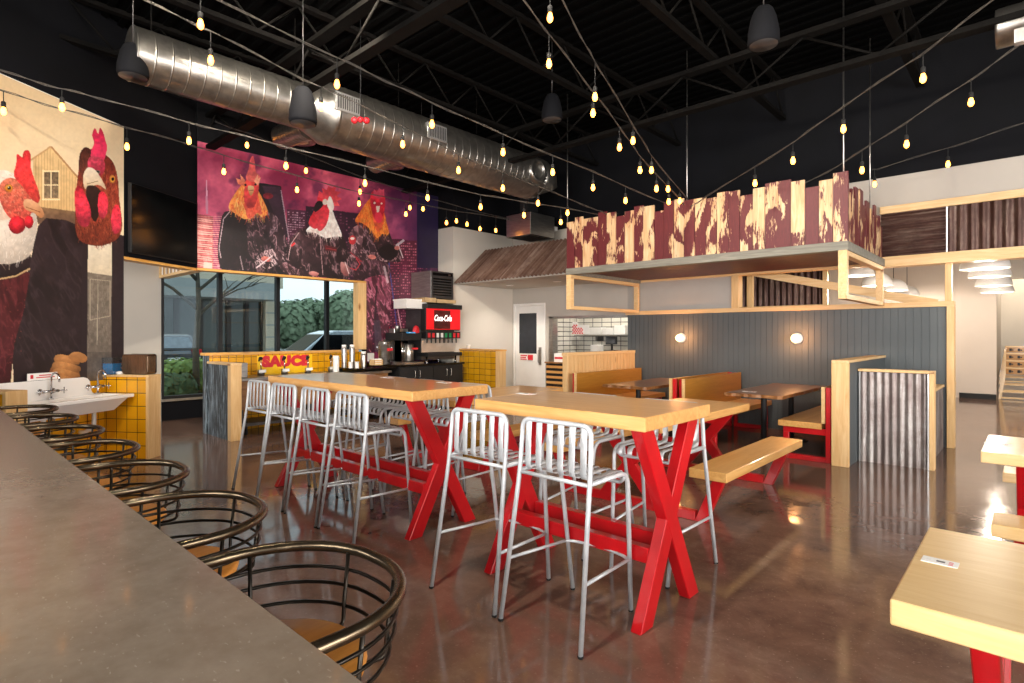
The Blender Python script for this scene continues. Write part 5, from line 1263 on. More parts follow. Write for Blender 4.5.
string('upper right string of warm bulbs rising from the canopy to the top right', A, B, [(690, 207), (706, 197), (796, 140.5), (845, 105), (919, 56), (993, 0), (1024, -23)],
       [(755, 183), (793, 160.5), (843.4, 128.6), (923, 78)])
A = z3(1024, 42, 4.0); B = onY(800, 186, front+.25)
string('middle right string of warm bulbs rising to the short duct', A, B, [(796, 188), (838, 166), (905, 123), (971.6, 79), (1024, 42), (1045, 26)],
       [(862, 170), (906.6, 144), (971, 102)])
A = z3(1024, 123, 3.85); B = onY(872, 171, 8.6)
string('lowest right string of warm bulbs along the beige wall top', A, B, [(872, 170), (877, 169), (954, 146), (1024, 123), (1045, 116)], [(874.6, 184), (948, 164)], .006)
# housings made up for the added fill spots above the frame
for k, (a, b_, p) in enumerate(FILL_SPOTS):
    a = Vector(a); dr_ = (Vector(b_)-a).normalized(); t = thing('fill_spot_head', 'added black fill spotlight under the roof deck, %s' % ['over the sink side', 'aimed at the booths', 'aimed at the right booth', 'over the near tables', 'over the picnic tables', 'aimed at the rooster mural', 'aimed at the hen mural'][k], 'spotlight', tuple(a), 0, 'added fill spotlights')
    MB().tube([a-dr_*.16, a-dr_*.115], .075, 16).build('shell', 'black', t); MB().tube([a-dr_*.14, (a-dr_*.14)+Vector((0, 0, .45))], .01, 6).build('stem', 'black', t)
# ================================================================== OUTSIDE THE GLASS
XO = XL-.12
struct(MB().box((-70, -15, -.2), (XO, 40, -.1)).build('ground', 'asphalt'))
struct(MB().box((-14.6, -2, -.1), (XO, 12, -.02)).build('ground', 'facadegrey'))
struct(MB().box((-17.5, -2, -.1), (-14.6, 12, .0)).build('ground', 'mulch'))
def shrub(c, rx, ry, rz_, label, mat_='leaf', n=420, name='hedge_shrub', group=None, leaf=.07, trunk=None):
    t = thing(name, label, 'shrub' if not trunk else 'tree', (c[0], c[1], 0), 0, group); rnd = random.Random(hash(label) % 1000 if False else len(label)*7+int(c[1]*10))
    mb = MB()
    mb.ball((c[0], c[1], c[2]), 1, 14, 9, (rx*.86, ry*.86, rz_*.86))
    for i in range(n):
        u = Vector((rnd.gauss(0, 1), rnd.gauss(0, 1), rnd.gauss(0, 1))).normalized(); k = rnd.uniform(.82, 1.06)
        p = Vector((c[0]+u.x*rx*k, c[1]+u.y*ry*k, c[2]+u.z*rz_*k))
        if p.z < .02: p.z = .02+rnd.random()*.1
        a = Vector((rnd.gauss(0, 1), rnd.gauss(0, 1), rnd.gauss(0, 1))).normalized(); b_ = u.cross(a).normalized(); a = b_.cross(u).normalized()*leaf*rnd.uniform(.7, 1.3)+u*leaf*.3; b_ = b_*leaf*rnd.uniform(.7, 1.3)
        mb.add([p-a, p+b_, p+a, p-b_], [(0, 1, 2, 3)], 0)
    mb.build('foliage', mat_, t)
    if trunk: MB().tube([(c[0], c[1], 0), (c[0]+.05, c[1], c[2]*.5), (c[0], c[1], c[2])], [trunk, trunk*.8, trunk*.5], 10).build('trunk', 'bark', t)
    return t
q = onX(183, 390, -15.6); 
for k, (px, rz_, nm_) in enumerate(((169, .33, 'left'), (182, .42, 'middle'), (194, .42, 'right'))):
    q = onX(px, 385, -15.6); shrub((-15.6, q.y, .38), .7, .62, rz_+.1, 'clipped green hedge shrub outside the glass, %s of three' % nm_, group='hedge shrubs outside')
for k, (px, xx) in enumerate(((166, -14.9), (180, -14.9))):
    q = onX(px, 395, xx); shrub((xx, q.y, .25), .4, .4, .32, 'low dark green shrub before the hedge, %s' % ['left one', 'right one'][k], 'leafdark', 260)
# bare tree
q = onX(196.5, 395, -14.9); tx, ty = -14.9, q.y
t = thing('bare_tree', 'bare street tree just outside the left window', 'tree', (tx, ty, 0))
MB().tube([(tx, ty, 0), (tx, ty-.02, 1.2), (tx, ty+.05, 2.2), (tx, ty+.02, 3.0), (tx, ty+.15, 4.2)], [.085, .075, .06, .045, .025], 10).build('trunk', 'bark', t)
rnd = random.Random(4); mb = MB()
def limb(p, d, L, r_, dep):
    q_ = p+d*L; mid = p+d*L*.5+Vector((0, 0, .06*L)); mb.tube([p, mid, q_], [r_, r_*.8, r_*.55], 6)
    if dep:
        for k in range(3): dd = (d+Vector((rnd.uniform(-.6, .6), rnd.uniform(-.7, .7), rnd.uniform(-.2, .6)))).normalized(); limb(p+d*L*rnd.uniform(.5, 1), dd, L*.62, r_*.55, dep-1)
for z_, dy in ((1.9, .9), (2.1, -1), (2.5, .8), (2.8, -.9), (3.1, .6), (3.4, -.5)): limb(Vector((tx, ty, z_)), Vector((rnd.uniform(-.5, .5), dy, .7)).normalized(), 1.3, .045, 2)
mb.build('branches', 'bark', t)
# vehicles
def car(name, label, cat, X, Y, rz, mat_, L=4.5, W=1.8, H=1.6, suv=True):
    t = thing(name, label, cat, (X, Y, -.1), rz)
    # side outline in (length, height); lofted narrower at the roof
    body = [(-L/2, .45), (-L/2+.02, .85), (-L/2+.12, 1.0), (-L/2+.95, 1.05), (L/2-.95, 1.02), (L/2-.1, .85), (L/2, .6), (L/2, .35), (L/2-.1, .28), (-L/2+.1, .3)]
    if suv: cab = [(-L/2+.10, 1.0), (-L/2+.38, H-.06), (-L/2+.7, H), (L/2-2.1, H-.01), (L/2-1.65, H-.14), (L/2-1.0, 1.0)]
    else: cab = [(-L/2+.55, 1.0), (-L/2+1.15, H-.08), (-L/2+1.5, H), (L/2-2.2, H-.01), (L/2-1.8, H-.12), (L/2-1.0, 1.0)]
    n_ = len(body); V = [(a, -W/2, b_) for a, b_ in body]+[(a, W/2, b_) for a, b_ in body]
    MB().add(V, [tuple(range(n_))[::-1], tuple(range(n_, 2*n_))]+[(i, (i+1) % n_, n_+(i+1) % n_, n_+i) for i in range(n_)]).build('body', mat_, t, bevel=.06, local=True, seg=3)
    n_ = len(cab); V = [(a, -W/2+.06+(b_-1)*.28, b_) for a, b_ in cab]+[(a, W/2-.06-(b_-1)*.28, b_) for a, b_ in cab]
    MB().add(V, [tuple(range(n_))[::-1], tuple(range(n_, 2*n_))]+[(i, (i+1) % n_, n_+(i+1) % n_, n_+i) for i in range(n_)]).build('cabin', mat_, t, bevel=.04, local=True, seg=2)
    # windows: side, rear, front
    for s_ in (-1, 1):
        def sp(a, b_): return (a, s_*(W/2-.055-(b_-1)*.28), b_)
        x0, x1 = cab[0][0]+.35, cab[-1][0]-.25
        P_ = [sp(x0+.05, 1.06), sp(x1, 1.06), sp(x1-.52, H-.15), sp(x0+.25, H-.15)]
        MB().add(P_+[(a, b_-s_*.02, c_) for a, b_, c_ in P_], [(0, 1, 2, 3), (7, 6, 5, 4), (0, 4, 5, 1), (1, 5, 6, 2), (2, 6, 7, 3), (3, 7, 4, 0)]).build('side_window', 'blackgloss', t, local=True)
    a0, a1 = cab[0], cab[1]; e = .02
    P_ = [(a0[0]+(a1[0]-a0[0])*.12-e, s_*(W/2-.22), 1.08) for s_ in (-1, 1)]+[(a0[0]+(a1[0]-a0[0])*.88-e, s_*(W/2-.34), H-.12) for s_ in (1, -1)]
    MB().add(P_+[(a+.02, b_, c_) for a, b_, c_ in P_], [(0, 1, 2, 3), (7, 6, 5, 4), (0, 4, 5, 1), (1, 5, 6, 2), (2, 6, 7, 3), (3, 7, 4, 0)]).build('rear_window', plain('pale_reflecting_glass', '4c5a64', '62717c', .1), t, local=True)
    a0, a1 = cab[-1], cab[-2]
    P_ = [(a0[0]+(a1[0]-a0[0])*.1+e, s_*(W/2-.2), 1.06) for s_ in (-1, 1)]+[(a0[0]+(a1[0]-a0[0])*.95+e, s_*(W/2-.3), H-.15) for s_ in (1, -1)]
    MB().add(P_+[(a-.02, b_, c_) for a, b_, c_ in P_], [(0, 1, 2, 3), (7, 6, 5, 4), (0, 4, 5, 1), (1, 5, 6, 2), (2, 6, 7, 3), (3, 7, 4, 0)]).build('windscreen', 'blackgloss', t, local=True)
    for a in (-L/2+.8, L/2-.85):
        for s_ in (-1, 1):
            wl_ = MB().lathe([(.2, s_*(W/2-.2)), (.33, s_*(W/2-.2)), (.34, s_*(W/2-.1)), (.33, s_*(W/2)), (.21, s_*(W/2+.005)), (.2, s_*(W/2-.02)), (0, s_*(W/2-.02))], (a, 0, .33), 22, axis='y').build('wheel', 'rubber', t, local=True)
            MB().lathe([(.19, s_*(W/2+.004)), (.19, s_*(W/2+.01)), (0, s_*(W/2+.012))], (a, 0, .33), 16, axis='y').build('hubcap', 'steel', wl_, local=True)
    for s_ in (-1, 1):
        MB().box((-L/2-.015, s_*(W/2-.32), .82), (-L/2+.1, s_*(W/2+.005), 1.02)).build('tail_light', 'taillight', t, local=True, bevel=.01)
        MB().box((L/2-.16, s_*(W/2-.34), .62), (L/2+.01, s_*(W/2-.04), .76)).build('headlight', 'white', t, local=True, bevel=.01)
    MB().box((-L/2-.02, -.26, .60), (-L/2+.02, .26, .72)).build('number_plate', 'paper', t, local=True)
    MB().box((-L/2-.03, -W/2+.05, .30), (-L/2+.1, W/2-.05, .52)).build('bumper', 'rubber', t, local=True)
    return t
q = onX(175, 365, -23.5)
car('suv', 'dark grey car seen from behind through the left window', 'car', -25.5, 6.75, R(180+3), 'carpaint')
ys0 = onX(290, 360, -18.3).y
car('hatchback', 'silver car parked close outside the right windows', 'car', -18.0, onX(330, 360, -18).y+.5, R(-95), 'carsilver', 5.6, 1.9, 1.72, False)
t_ = car('suv', 'pale car behind the silver one outside the rightmost window', 'car', -26, 19.5, R(80), 'carsilver')
# the block across the car park: canopy, dark storefront, piers
bd = thing('shop_building', 'cream building with grey overhang and dark storefront across the car park', 'building', (-36, 12, 0))
XBD = -33.0
def yb(px, x=XBD): return onX(px, 335, x).y
zc0 = onX(200, 305, XBD).z; 
MB().box((XBD-6, -10, 4.2), (XBD+.4, yb(280), 9.5)).build('upper_wall', 'facade', bd)
MB().box((XBD-5, -10, 3.4), (XBD+2.2, yb(262), 4.3)).build('overhang', 'facadegrey', bd)
MB().box((XBD-.4, -10, -.1), (XBD, yb(262), 4.2)).build('storefront', plain('dark_storefront_glass', '22302f', '33433f', .12), bd)
for px in (176, 200, 228, 246, 262): MB().box((XBD-.1, yb(px)-.12, -.1), (XBD+.12, yb(px)+.12, 4.2)).build('mullion', 'black', bd)
MB().box((XBD-.6, yb(262), -.1), (XBD+.5, yb(276), 4.3)).build('pier', 'facade', bd)
for k in range(5): MB().box((XBD+.5, yb(262), .6+k*.7), (XBD+.52, yb(276), .68+k*.7)).build('pier_band', 'facadegrey', bd)
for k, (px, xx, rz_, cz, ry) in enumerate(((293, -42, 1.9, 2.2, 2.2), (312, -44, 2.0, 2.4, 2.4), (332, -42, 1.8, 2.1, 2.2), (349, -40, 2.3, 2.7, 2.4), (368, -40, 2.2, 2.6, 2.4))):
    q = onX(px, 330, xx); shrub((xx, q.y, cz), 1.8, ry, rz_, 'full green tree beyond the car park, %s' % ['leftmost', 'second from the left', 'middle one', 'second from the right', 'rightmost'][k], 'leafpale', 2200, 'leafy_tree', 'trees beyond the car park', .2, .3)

# ================================================================== PRINTED MURALS
def hexrgb(h_): return np.array([int(h_[i:i+2], 16)/255 for i in (0, 2, 4)])
class Paint:
    """paints a print on a fine grid; coordinates are points of the photograph"""
    def __init__(s, x0, y0, x1, y1, k, bgc, seed=1):
        s.x0, s.y0, s.k = x0, y0, k; s.W = int((x1-x0)*k); s.H = int((y1-y0)*k); s.rs = np.random.RandomState(seed)
        s.X, s.Y = np.meshgrid(x0+(np.arange(s.W)+.5)/k, y0+(np.arange(s.H)+.5)/k); s.im = np.ones((s.H, s.W, 3))*hexrgb(bgc)
    def field(s, cell):
        gw, gh = int(s.W/s.k/cell)+3, int(s.H/s.k/cell)+3; g = s.rs.rand(gh, gw)
        u = (s.X-s.x0)/cell; v_ = (s.Y-s.y0)/cell; i = np.clip(u.astype(int), 0, gw-2); j = np.clip(v_.astype(int), 0, gh-2); fu = u-i; fv = v_-j; fu = fu*fu*(3-2*fu); fv = fv*fv*(3-2*fv)
        return (g[j, i]*(1-fu)+g[j, i+1]*fu)*(1-fv)+(g[j+1, i]*(1-fu)+g[j+1, i+1]*fu)*fv
    def fractal(s, cell, n=4):
        f_ = 0; a = 1; t = 0
        for _ in range(n): f_ = f_+a*s.field(cell); t += a; a *= .55; cell = max(cell*.5, .6)
        return f_/t
    def inside(s, pts):
        xs = [p[0] for p in pts]; ys = [p[1] for p in pts]
        i0 = max(0, int((min(xs)-s.x0)*s.k)); i1 = min(s.W, int((max(xs)-s.x0)*s.k)+2); j0 = max(0, int((min(ys)-s.y0)*s.k)); j1 = min(s.H, int((max(ys)-s.y0)*s.k)+2)
        m_ = np.zeros((s.H, s.W), bool)
        if i1 <= i0 or j1 <= j0: return m_
        X, Y = s.X[j0:j1, i0:i1], s.Y[j0:j1, i0:i1]; c_ = np.zeros(X.shape, bool); n = len(pts)
        for a in range(n):
            xa, ya = pts[a]; xb, yb_ = pts[(a+1) % n]
            if ya == yb_: continue
            c_ ^= ((ya > Y) != (yb_ > Y)) & (X < (xb-xa)*(Y-ya)/(yb_-ya)+xa)
        m_[j0:j1, i0:i1] = c_; return m_
    def smooth(s, pts, n=4):
        out = []; N = len(pts)
        for i in range(N):
            p0, p1, p2, p3 = [np.array(pts[(i+q) % N], float) for q in (-1, 0, 1, 2)]
            for k in range(n):
                t = k/n; out.append(tuple(.5*((2*p1)+(-p0+p2)*t+(2*p0-5*p1+4*p2-p3)*t*t+(-p0+3*p1-3*p2+p3)*t**3)))
        return out
    def poly(s, pts, c1, c2=None, dr=(0, 1), nz=.0, cell=4, round_=False, al=1):
        if round_: pts = s.smooth(pts)
        m_ = s.inside(pts)
        if not m_.any(): return m_
        c1 = hexrgb(c1); c2 = hexrgb(c2) if c2 else c1
        pr = s.X[m_]*dr[0]+s.Y[m_]*dr[1]; t = (pr-pr.min())/max(1e-6, pr.max()-pr.min())
        col = c1+(c2-c1)*t[:, None]
        if nz: col = col*(1+nz*(s.fractal(cell)[m_]-.5)*2)[:, None]
        s.im[m_] = s.im[m_]*(1-al)+col*al; return m_
    def grain(s, cell, ang, an, n=3):
        """noise drawn out along a direction"""
        c_, s_ = math.cos(ang), math.sin(ang); U = s.X*c_+s.Y*s_; V = (-s.X*s_+s.Y*c_)/1.0; f_ = 0; a = 1; t = 0
        for _ in range(n):
            cu, cv = cell*an, cell; u = (U-U.min())/cu; v_ = (V-V.min())/cv; gw, gh = int(u.max())+3, int(v_.max())+3; g = s.rs.rand(gh, gw)
            i = u.astype(int); j = v_.astype(int); fu = u-i; fv = v_-j; fu = fu*fu*(3-2*fu); fv = fv*fv*(3-2*fv)
            f_ = f_+a*((g[j, i]*(1-fu)+g[j, i+1]*fu)*(1-fv)+(g[j+1, i]*(1-fu)+g[j+1, i+1]*fu)*fv); t += a; a *= .6; cell = max(.5, cell*.55)
        return f_/t
    def folds(s, m_, dark, light, cell=5, thr=.56, ang=1.3, an=3.2, soft=.13):
        """cloth folds: drawn-out thin light ridges and dark hollows inside a mask"""
        n0 = s.fractal(cell*1.5, 3); n1 = s.grain(cell*.55, ang+(s.rs.rand()-.5)*.4, an); n2 = s.grain(cell*.6, ang+.7, an)
        c1, c2 = hexrgb(dark), hexrgb(light)
        d_ = np.clip((.52-n1)/.16, 0, 1)[m_][:, None]*.8; s.im[m_] = s.im[m_]*(1-d_)+c1*d_
        r_ = np.clip(1-np.abs(n1-.56)/.08, 0, 1)*np.clip((n0-.40)/.12, 0, 1)*1.25*(.35+.65*(1-thr)*1.6)
        r2 = np.clip(1-np.abs(n2-.57)/.05, 0, 1)*np.clip((n0-.54)/.1, 0, 1)*.8*(1-thr)*1.6
        t = np.clip(np.maximum(r_, r2), 0, 1)[m_][:, None]; s.im[m_] = s.im[m_]*(1-t)+c2*t
    def line(s, p, q, w_, c_, al=1):
        p = np.array(p, float); q = np.array(q, float); d = q-p; L = np.hypot(*d)
        if L < 1e-6: return
        n = np.array([-d[1], d[0]])/L*w_/2; s.poly([tuple(p+n), tuple(q+n), tuple(q-n), tuple(p-n)], c_, al=al)
    def path(s, pts, w_, c_):
        for a, b_ in zip(pts[:-1], pts[1:]): s.line(a, b_, w_, c_)
    def blob(s, cx, cy, rx, ry, c1, c2=None, rot=0, nz=0, cell=3, al=1):
        cr_, sr = math.cos(rot), math.sin(rot)
        pts = [(cx+rx*math.cos(a)*cr_-ry*math.sin(a)*sr, cy+rx*math.cos(a)*sr+ry*math.sin(a)*cr_) for a in np.linspace(0, 2*math.pi, 24, endpoint=False)]
        return s.poly(pts, c1, c2, nz=nz, cell=cell, al=al)
    def feathers(s, m_, n, ln, w_, cols, ang=lambda x, y: math.pi/2, al=.8):
        js, is_ = np.nonzero(m_)
        if len(js) == 0: return
        for _ in range(n):
            k = s.rs.randint(len(js)); x, y = s.X[js[k], is_[k]], s.Y[js[k], is_[k]]; a = ang(x, y)+s.rs.randn()*.22; L = ln*(.6+.8*s.rs.rand())
            c_ = cols[s.rs.randint(len(cols))]; dx, dy = math.cos(a)*L, math.sin(a)*L; n_ = (-dy/L*w_/2, dx/L*w_/2)
            s.poly([(x+n_[0], y+n_[1]), (x+dx, y+dy), (x-n_[0], y-n_[1])], c_, al=al)
    def shade(s, m_, cx, cy, r_, lo=.62, hi=1.12):
        """printed modelling of a round form"""
        d = np.hypot(s.X-cx, s.Y-cy)/r_; k = hi-(hi-lo)*np.clip(d, 0, 1)**1.6; s.im[m_] = np.clip(s.im[m_]*k[m_][:, None], 0, 1)
    def sample(s, px, py):
        i = np.clip(((px-s.x0)*s.k).astype(int), 0, s.W-1); j = np.clip(((py-s.y0)*s.k).astype(int), 0, s.H-1); return s.im[j, i]
def print_panel(name, parent, grid, keep, P_):
    """grid: (rows, cols, 3) room coordinates"""
    H, W = grid.shape[:2]; g = grid.reshape(-1, 3)
    d = -_s*g[:, 0]+_c*g[:, 1]; r_ = _c*g[:, 0]+_s*g[:, 1]; px = 512+F_PX*r_/d; py = HORIZON-F_PX*(g[:, 2]-EYE)/d
    c_ = P_.sample(px, py); lin = np.where(c_ <= .04045, c_/12.92, ((np.clip(c_, 0, 1)+.055)/1.055)**2.4)
    fs_ = [(j*W+i, j*W+i+1, (j+1)*W+i+1, (j+1)*W+i) for j in range(H-1) for i in range(W-1) if keep[j, i]]
    off = np.array(world_of(parent)); me = bpy.data.meshes.new(name); me.from_pydata([tuple(v_) for v_ in (g-off)], [], fs_)
    ca_ = me.color_attributes.new('print', 'FLOAT_COLOR', 'POINT'); ca_.data.foreach_set('color', np.concatenate([lin, np.ones((len(lin), 1))], 1).astype(np.float32).ravel())
    me.materials.append(M['print']); o = bpy.data.objects.new(name, me); COL.objects.link(o); o.parent = parent
    return o
#%%MURALS%%
# ---- rooster mural
P_ = Paint(190, 125, 446, 356, 5, '5a1c3c', 3)
f_ = P_.fractal(34, 5); g_ = P_.fractal(16, 4)
sky = np.clip((f_-.33)/.34, 0, 1)[..., None]; vert = np.clip((P_.Y-140-.2*(P_.X-195))/90, 0, 1)[..., None]; right = np.clip((P_.X-375)/60, 0, 1)[..., None]
top = hexrgb('96284a')*(1-sky)+hexrgb('fa7890')*sky; low = hexrgb('742448')*(1-sky)+hexrgb('cc5478')*sky
im = top*(1-vert)+low*vert; dk = np.clip((g_-.52)/.18, 0, 1)[..., None]; im = im*(1-.55*dk)+hexrgb('3c1438')*.55*dk
im = im*(1-right)+(hexrgb('2e1a44')*(1-sky)+hexrgb('4a2a5c')*sky)*right; P_.im = im
rs = P_.rs
def tower(x0, x1, ytop, ybot, c, win, sl=.0, rows=2.0, cols=1.6, dens=.55, c2=None):
    P_.poly([(x0, ytop), (x1, ytop+sl*(x1-x0)), (x1, ybot), (x0, ybot)], c, c2 or c, (0, 1), .15, 5)
    y = ytop+2.5
    while y < ybot-1:
        x = x0+.8
        while x < x1-.8:
            if rs.rand() < dens: P_.poly([(x, y+sl*(x-x0)), (x+cols*.7, y+sl*(x-x0)), (x+cols*.7, y+rows*.45+sl*(x-x0)), (x, y+rows*.45+sl*(x-x0))], win, al=.5+.5*rs.rand())
            x += cols
        y += rows
tower(195.5, 213, 213.5, 270, '9c4048', 'e8a8a0', .15, 2.0, 60, 1, 'b85050')
for k in range(26): P_.line((196.5, 216+2.1*k), (212, 218.3+2.1*k), .9, 'f0b0a4' if k % 3 else 'c86464')
P_.line((206.5, 180), (207, 214), 1.3, 'd8a0b8'); P_.line((206.6, 196), (207, 214), 2.4, 'c08098'); P_.poly([(204, 262), (212, 263), (212, 270), (203, 270)], 'f0c0b4')
tower(287, 306, 209, 275, '4a2036', 'c8a0b0', .08, 2.4, 2.2, .75); tower(306, 318, 206, 270, '2a1426', '5a3048', .1, 3, 2.4, .3)
tower(320, 345, 209, 275, '38182c', '74405a', .1, 3, 2.4, .3)
tower(345, 368, 212, 283, '2c1428', '8a5068', .1, 3, 2.4, .3)
P_.poly([(241, 184), (262, 183), (281, 186), (288, 236), (276, 250), (241, 250)], '1a0f18', '24141f', nz=.3)
P_.poly([(262, 186), (280, 187), (288, 235), (284, 236)], '3c2434', '2a1826', nz=.3); P_.blob(268, 196, 5, 3, '7a1c28', nz=.4); P_.line((281, 190), (289, 240), .9, 'a8909c')
tower(386, 402, 239, 352, '4a1830', 'c06070', .0, 2.6, 1.8, .6); tower(400, 417, 240, 352, '581c34', 'c87888', .04, 2.8, 2.0, .6)
tower(417, 428, 262, 352, '3c1430', 'a05070', .04, 3, 2, .45); tower(366, 390, 262, 352, '36122a', '884058', .02, 2.8, 2, .4)
P_.poly([(417, 160), (446, 168), (446, 270), (417, 268)], '2a2046', '221634', nz=.12, cell=9); P_.poly([(430, 268), (446, 268), (446, 352), (430, 352)], '4a1c3c', nz=.3)
P_.line((381, 268), (391, 340), 1.3, 'c8384c'); P_.line((386, 240), (398, 335), .8, '3a4a90'); P_.line((396, 300), (404, 345), 1.0, 'd89aa8')
for k in range(40): x, y = 213+rs.rand()*20, 255+rs.rand()*16; P_.line((x, y), (x+1.5, y+.3), .7, 'c8a8b4', .7)
def suit(pts, dark='1c1016', mid='3a232b', light='8e6a74', cell=6, thr=.5, round_=True):
    m_ = P_.poly(pts, mid, dark, (0, 1), .45, 5, round_); P_.folds(m_, dark, light, cell, thr); return m_
# left figure
suit([(229, 272), (219, 262), (218, 244), (222, 220), (230, 212), (240, 209), (262, 209), (276, 216), (284, 232), (290, 252), (294, 276)], '120b10', '2a1a21', '7c5c66', 6, .62)
P_.poly([(222, 216), (232, 211), (244, 214), (247, 240), (243, 268), (224, 266), (219, 250)], '120a0e', '1c1216', nz=.3, round_=True, al=.9)
P_.path([(230, 211.5), (223.5, 219), (221, 235), (219, 248), (221, 258)], .8, 'b09aa2')
suit([(266, 212), (277, 217), (285, 234), (286, 247), (273, 244), (266, 226)], '2a1a20', '6a4c55', 'b08c96', 5, .45)
suit([(247, 214), (260, 212), (264, 240), (258, 262), (250, 258)], '1a1014', '3c262d', '8a6870', 4, .5)
suit([(255, 262), (262, 252), (276, 249), (286, 254), (287, 263), (272, 268), (262, 268)], '1a1014', '6a4a52', 'dcc0c4', 4, .35)
P_.blob(266, 259, 5, 2.6, 'd08070', 'a04848', .2, .3); P_.line((256, 268), (272, 256), 1.2, 'd8c4c8'); P_.line((240, 256), (243, 270), 1, 'b09aa0', .8)
def rooster_ruff(pts, cols, n, ln): m_ = P_.poly(pts, cols[0], cols[1], nz=.25, round_=True); P_.feathers(m_, n, ln, 1.0, cols, lambda x, y: math.pi/2, .75); return m_
rooster_ruff([(239, 188), (246, 181), (254, 183), (259, 192), (265, 204), (268, 213), (262, 217), (256, 213), (252, 218), (244, 219), (236, 214), (229, 208), (231, 200)], ['e87838', 'f0a050', 'f4b860', 'e05830', 'd84830', 'f6cf80'], 210, 7)
m_ = P_.poly([(244, 196), (247, 187), (254, 188), (259, 200), (262, 214), (257, 213), (250, 219), (246, 214)], 'e8503c', 'e86048', nz=.25, round_=True); P_.feathers(m_, 70, 6, .8, ['f08468', 'd83c34', 'e86850'], al=.7)
P_.poly([(244, 200), (245, 184), (249, 176), (258, 180), (258, 196), (254, 207), (248, 208)], 'dc4844', 'cc3a3c', nz=.3, round_=True)
P_.poly([(246, 177), (249, 168), (250, 160), (253, 156), (255, 164), (256, 172), (260, 176), (256, 181), (249, 181)], 'd85058', 'e06a60', nz=.3, round_=True)
P_.poly([(238, 184), (236, 178), (241, 180), (240, 174), (245, 180), (244, 186)], 'f0a080', 'e06a50', nz=.2); P_.poly([(254, 181), (258, 174), (258, 179), (261, 177), (258, 186)], 'f0a080', nz=.2)
P_.shade(P_.inside([(244, 200), (245, 184), (249, 176), (258, 180), (258, 196), (254, 207), (248, 208)]), 250, 190, 18, .75, 1.2)
P_.poly([(248, 186), (253, 186), (254, 190), (251, 196), (248.5, 191)], 'e8c490', 'b87848', round_=True); P_.line((248.6, 190.5), (253.5, 190), .6, '5a2a1c'); P_.blob(245.5, 185, 1.3, 1.2, '2a1010'); P_.blob(255.5, 184.5, 1.2, 1.1, '2a1010')
# middle figure
suit([(286, 262), (288, 246), (297, 232), (306, 228), (320, 226), (334, 228), (344, 238), (349, 256), (349, 278), (320, 277), (290, 272)], '1e1216', '4a3036', '9a767c', 6, .48)
suit([(280, 268), (286, 262), (296, 268), (312, 274), (316, 279), (292, 276)], '241418', '5a3c42', 'a88088', 4, .4)
suit([(286, 260), (290, 240), (299, 232), (300, 250), (294, 264)], '24161a', '5e4248', 'a8868c', 4, .42)
P_.path([(320, 236), (321, 252), (323, 275)], .7, 'b08c90'); P_.poly([(325, 245), (337, 247.5), (337, 252), (325, 250)], '5c1c22', nz=.3); P_.line((326, 248), (336, 250), .6, 'a83a40')
P_.poly([(312, 271), (319, 273.5), (316, 276), (309, 274)], 'c48a84', 'a8605c', round_=True, nz=.2); P_.poly([(341, 262), (347, 265), (350, 272), (346, 276), (341, 271)], 'b88480', '8a4a4a', round_=True, nz=.3)
P_.line((345, 262), (349, 274), .8, 'e8d0d0'); P_.line((291, 246), (295, 243), 2, 'd03038')
P_.path([(288, 260), (291, 244), (299, 232.5)], .7, 'c8a8ac')
m_ = rooster_ruff([(313, 222), (318, 206), (324, 203), (331, 208), (336, 220), (342, 236), (336, 236), (326, 238), (315, 233), (306, 231)], ['f0e4dc', 'f6ece4', 'e4d0c8', 'fdf6ee', 'dcc4bc'], 170, 6)
P_.poly([(311, 218), (317, 204), (318, 196), (325, 194), (330, 202), (328, 220), (324, 228), (319, 231), (315, 224)], 'dc2c3c', 'e04450', nz=.3, round_=True)
P_.poly([(309, 221), (313, 214), (318, 222), (316, 229), (310, 226)], 'c8202e', 'e04450', nz=.2, round_=True)
P_.poly([(318, 197), (319, 191), (323, 193), (322, 188), (327, 190), (328, 186), (332, 188), (336, 187), (335, 191), (341, 192), (337, 196), (342, 199), (337, 201), (340, 206), (334, 206), (329, 201), (323, 199)], 'e03a48', 'e85860', nz=.25)
P_.poly([(314, 207), (318, 201), (324, 203), (320, 209), (315, 212)], '1c1014', '2c181c', round_=True); P_.blob(325, 202, 2.4, 3, 'ead8cc'); P_.poly([(330, 196), (334, 206), (331, 212), (327, 204)], 'f2e6dc', nz=.1, round_=True)
# right figure
suit([(349, 252), (349, 240), (353, 230), (361, 224), (378, 222), (388, 230), (394, 244), (401, 252), (400, 262), (390, 262), (382, 268), (366, 268), (352, 262)], '1e1218', '4c3038', 'a07c86', 5, .45)
suit([(348, 245), (351, 231), (359, 225), (363, 236), (360, 252), (353, 256)], '341e26', '9a7078', 'd0a8ac', 4, .45)
P_.blob(352.5, 240, 3.6, 4.6, 'c03038', nz=.2); P_.blob(352.5, 238.5, 2.2, 1.4, 'f0dcd8')
suit([(349, 256), (360, 252), (376, 252), (390, 246), (398, 250), (396, 260), (380, 262), (364, 262), (351, 262)], '2a1a20', '6e4e56', 'c8a0a4', 4, .4)
P_.poly([(378, 250), (390, 244), (398, 252), (392, 260), (382, 258)], '140d12', '1c1218', nz=.3, round_=True); P_.line((396, 246), (404, 240), 2.2, 'b8b0b8'); P_.line((398, 244), (403, 258), .9, 'd8ccd0')
P_.blob(372, 257, 4, 2.2, 'd07a70', rot=.2, nz=.3); P_.blob(397, 248, 2.5, 2, 'c07068', nz=.2)
suit([(354, 262), (386, 262), (388, 280), (364, 286), (352, 276)], '22141a', '4a2c36', '8c606c', 5, .5)
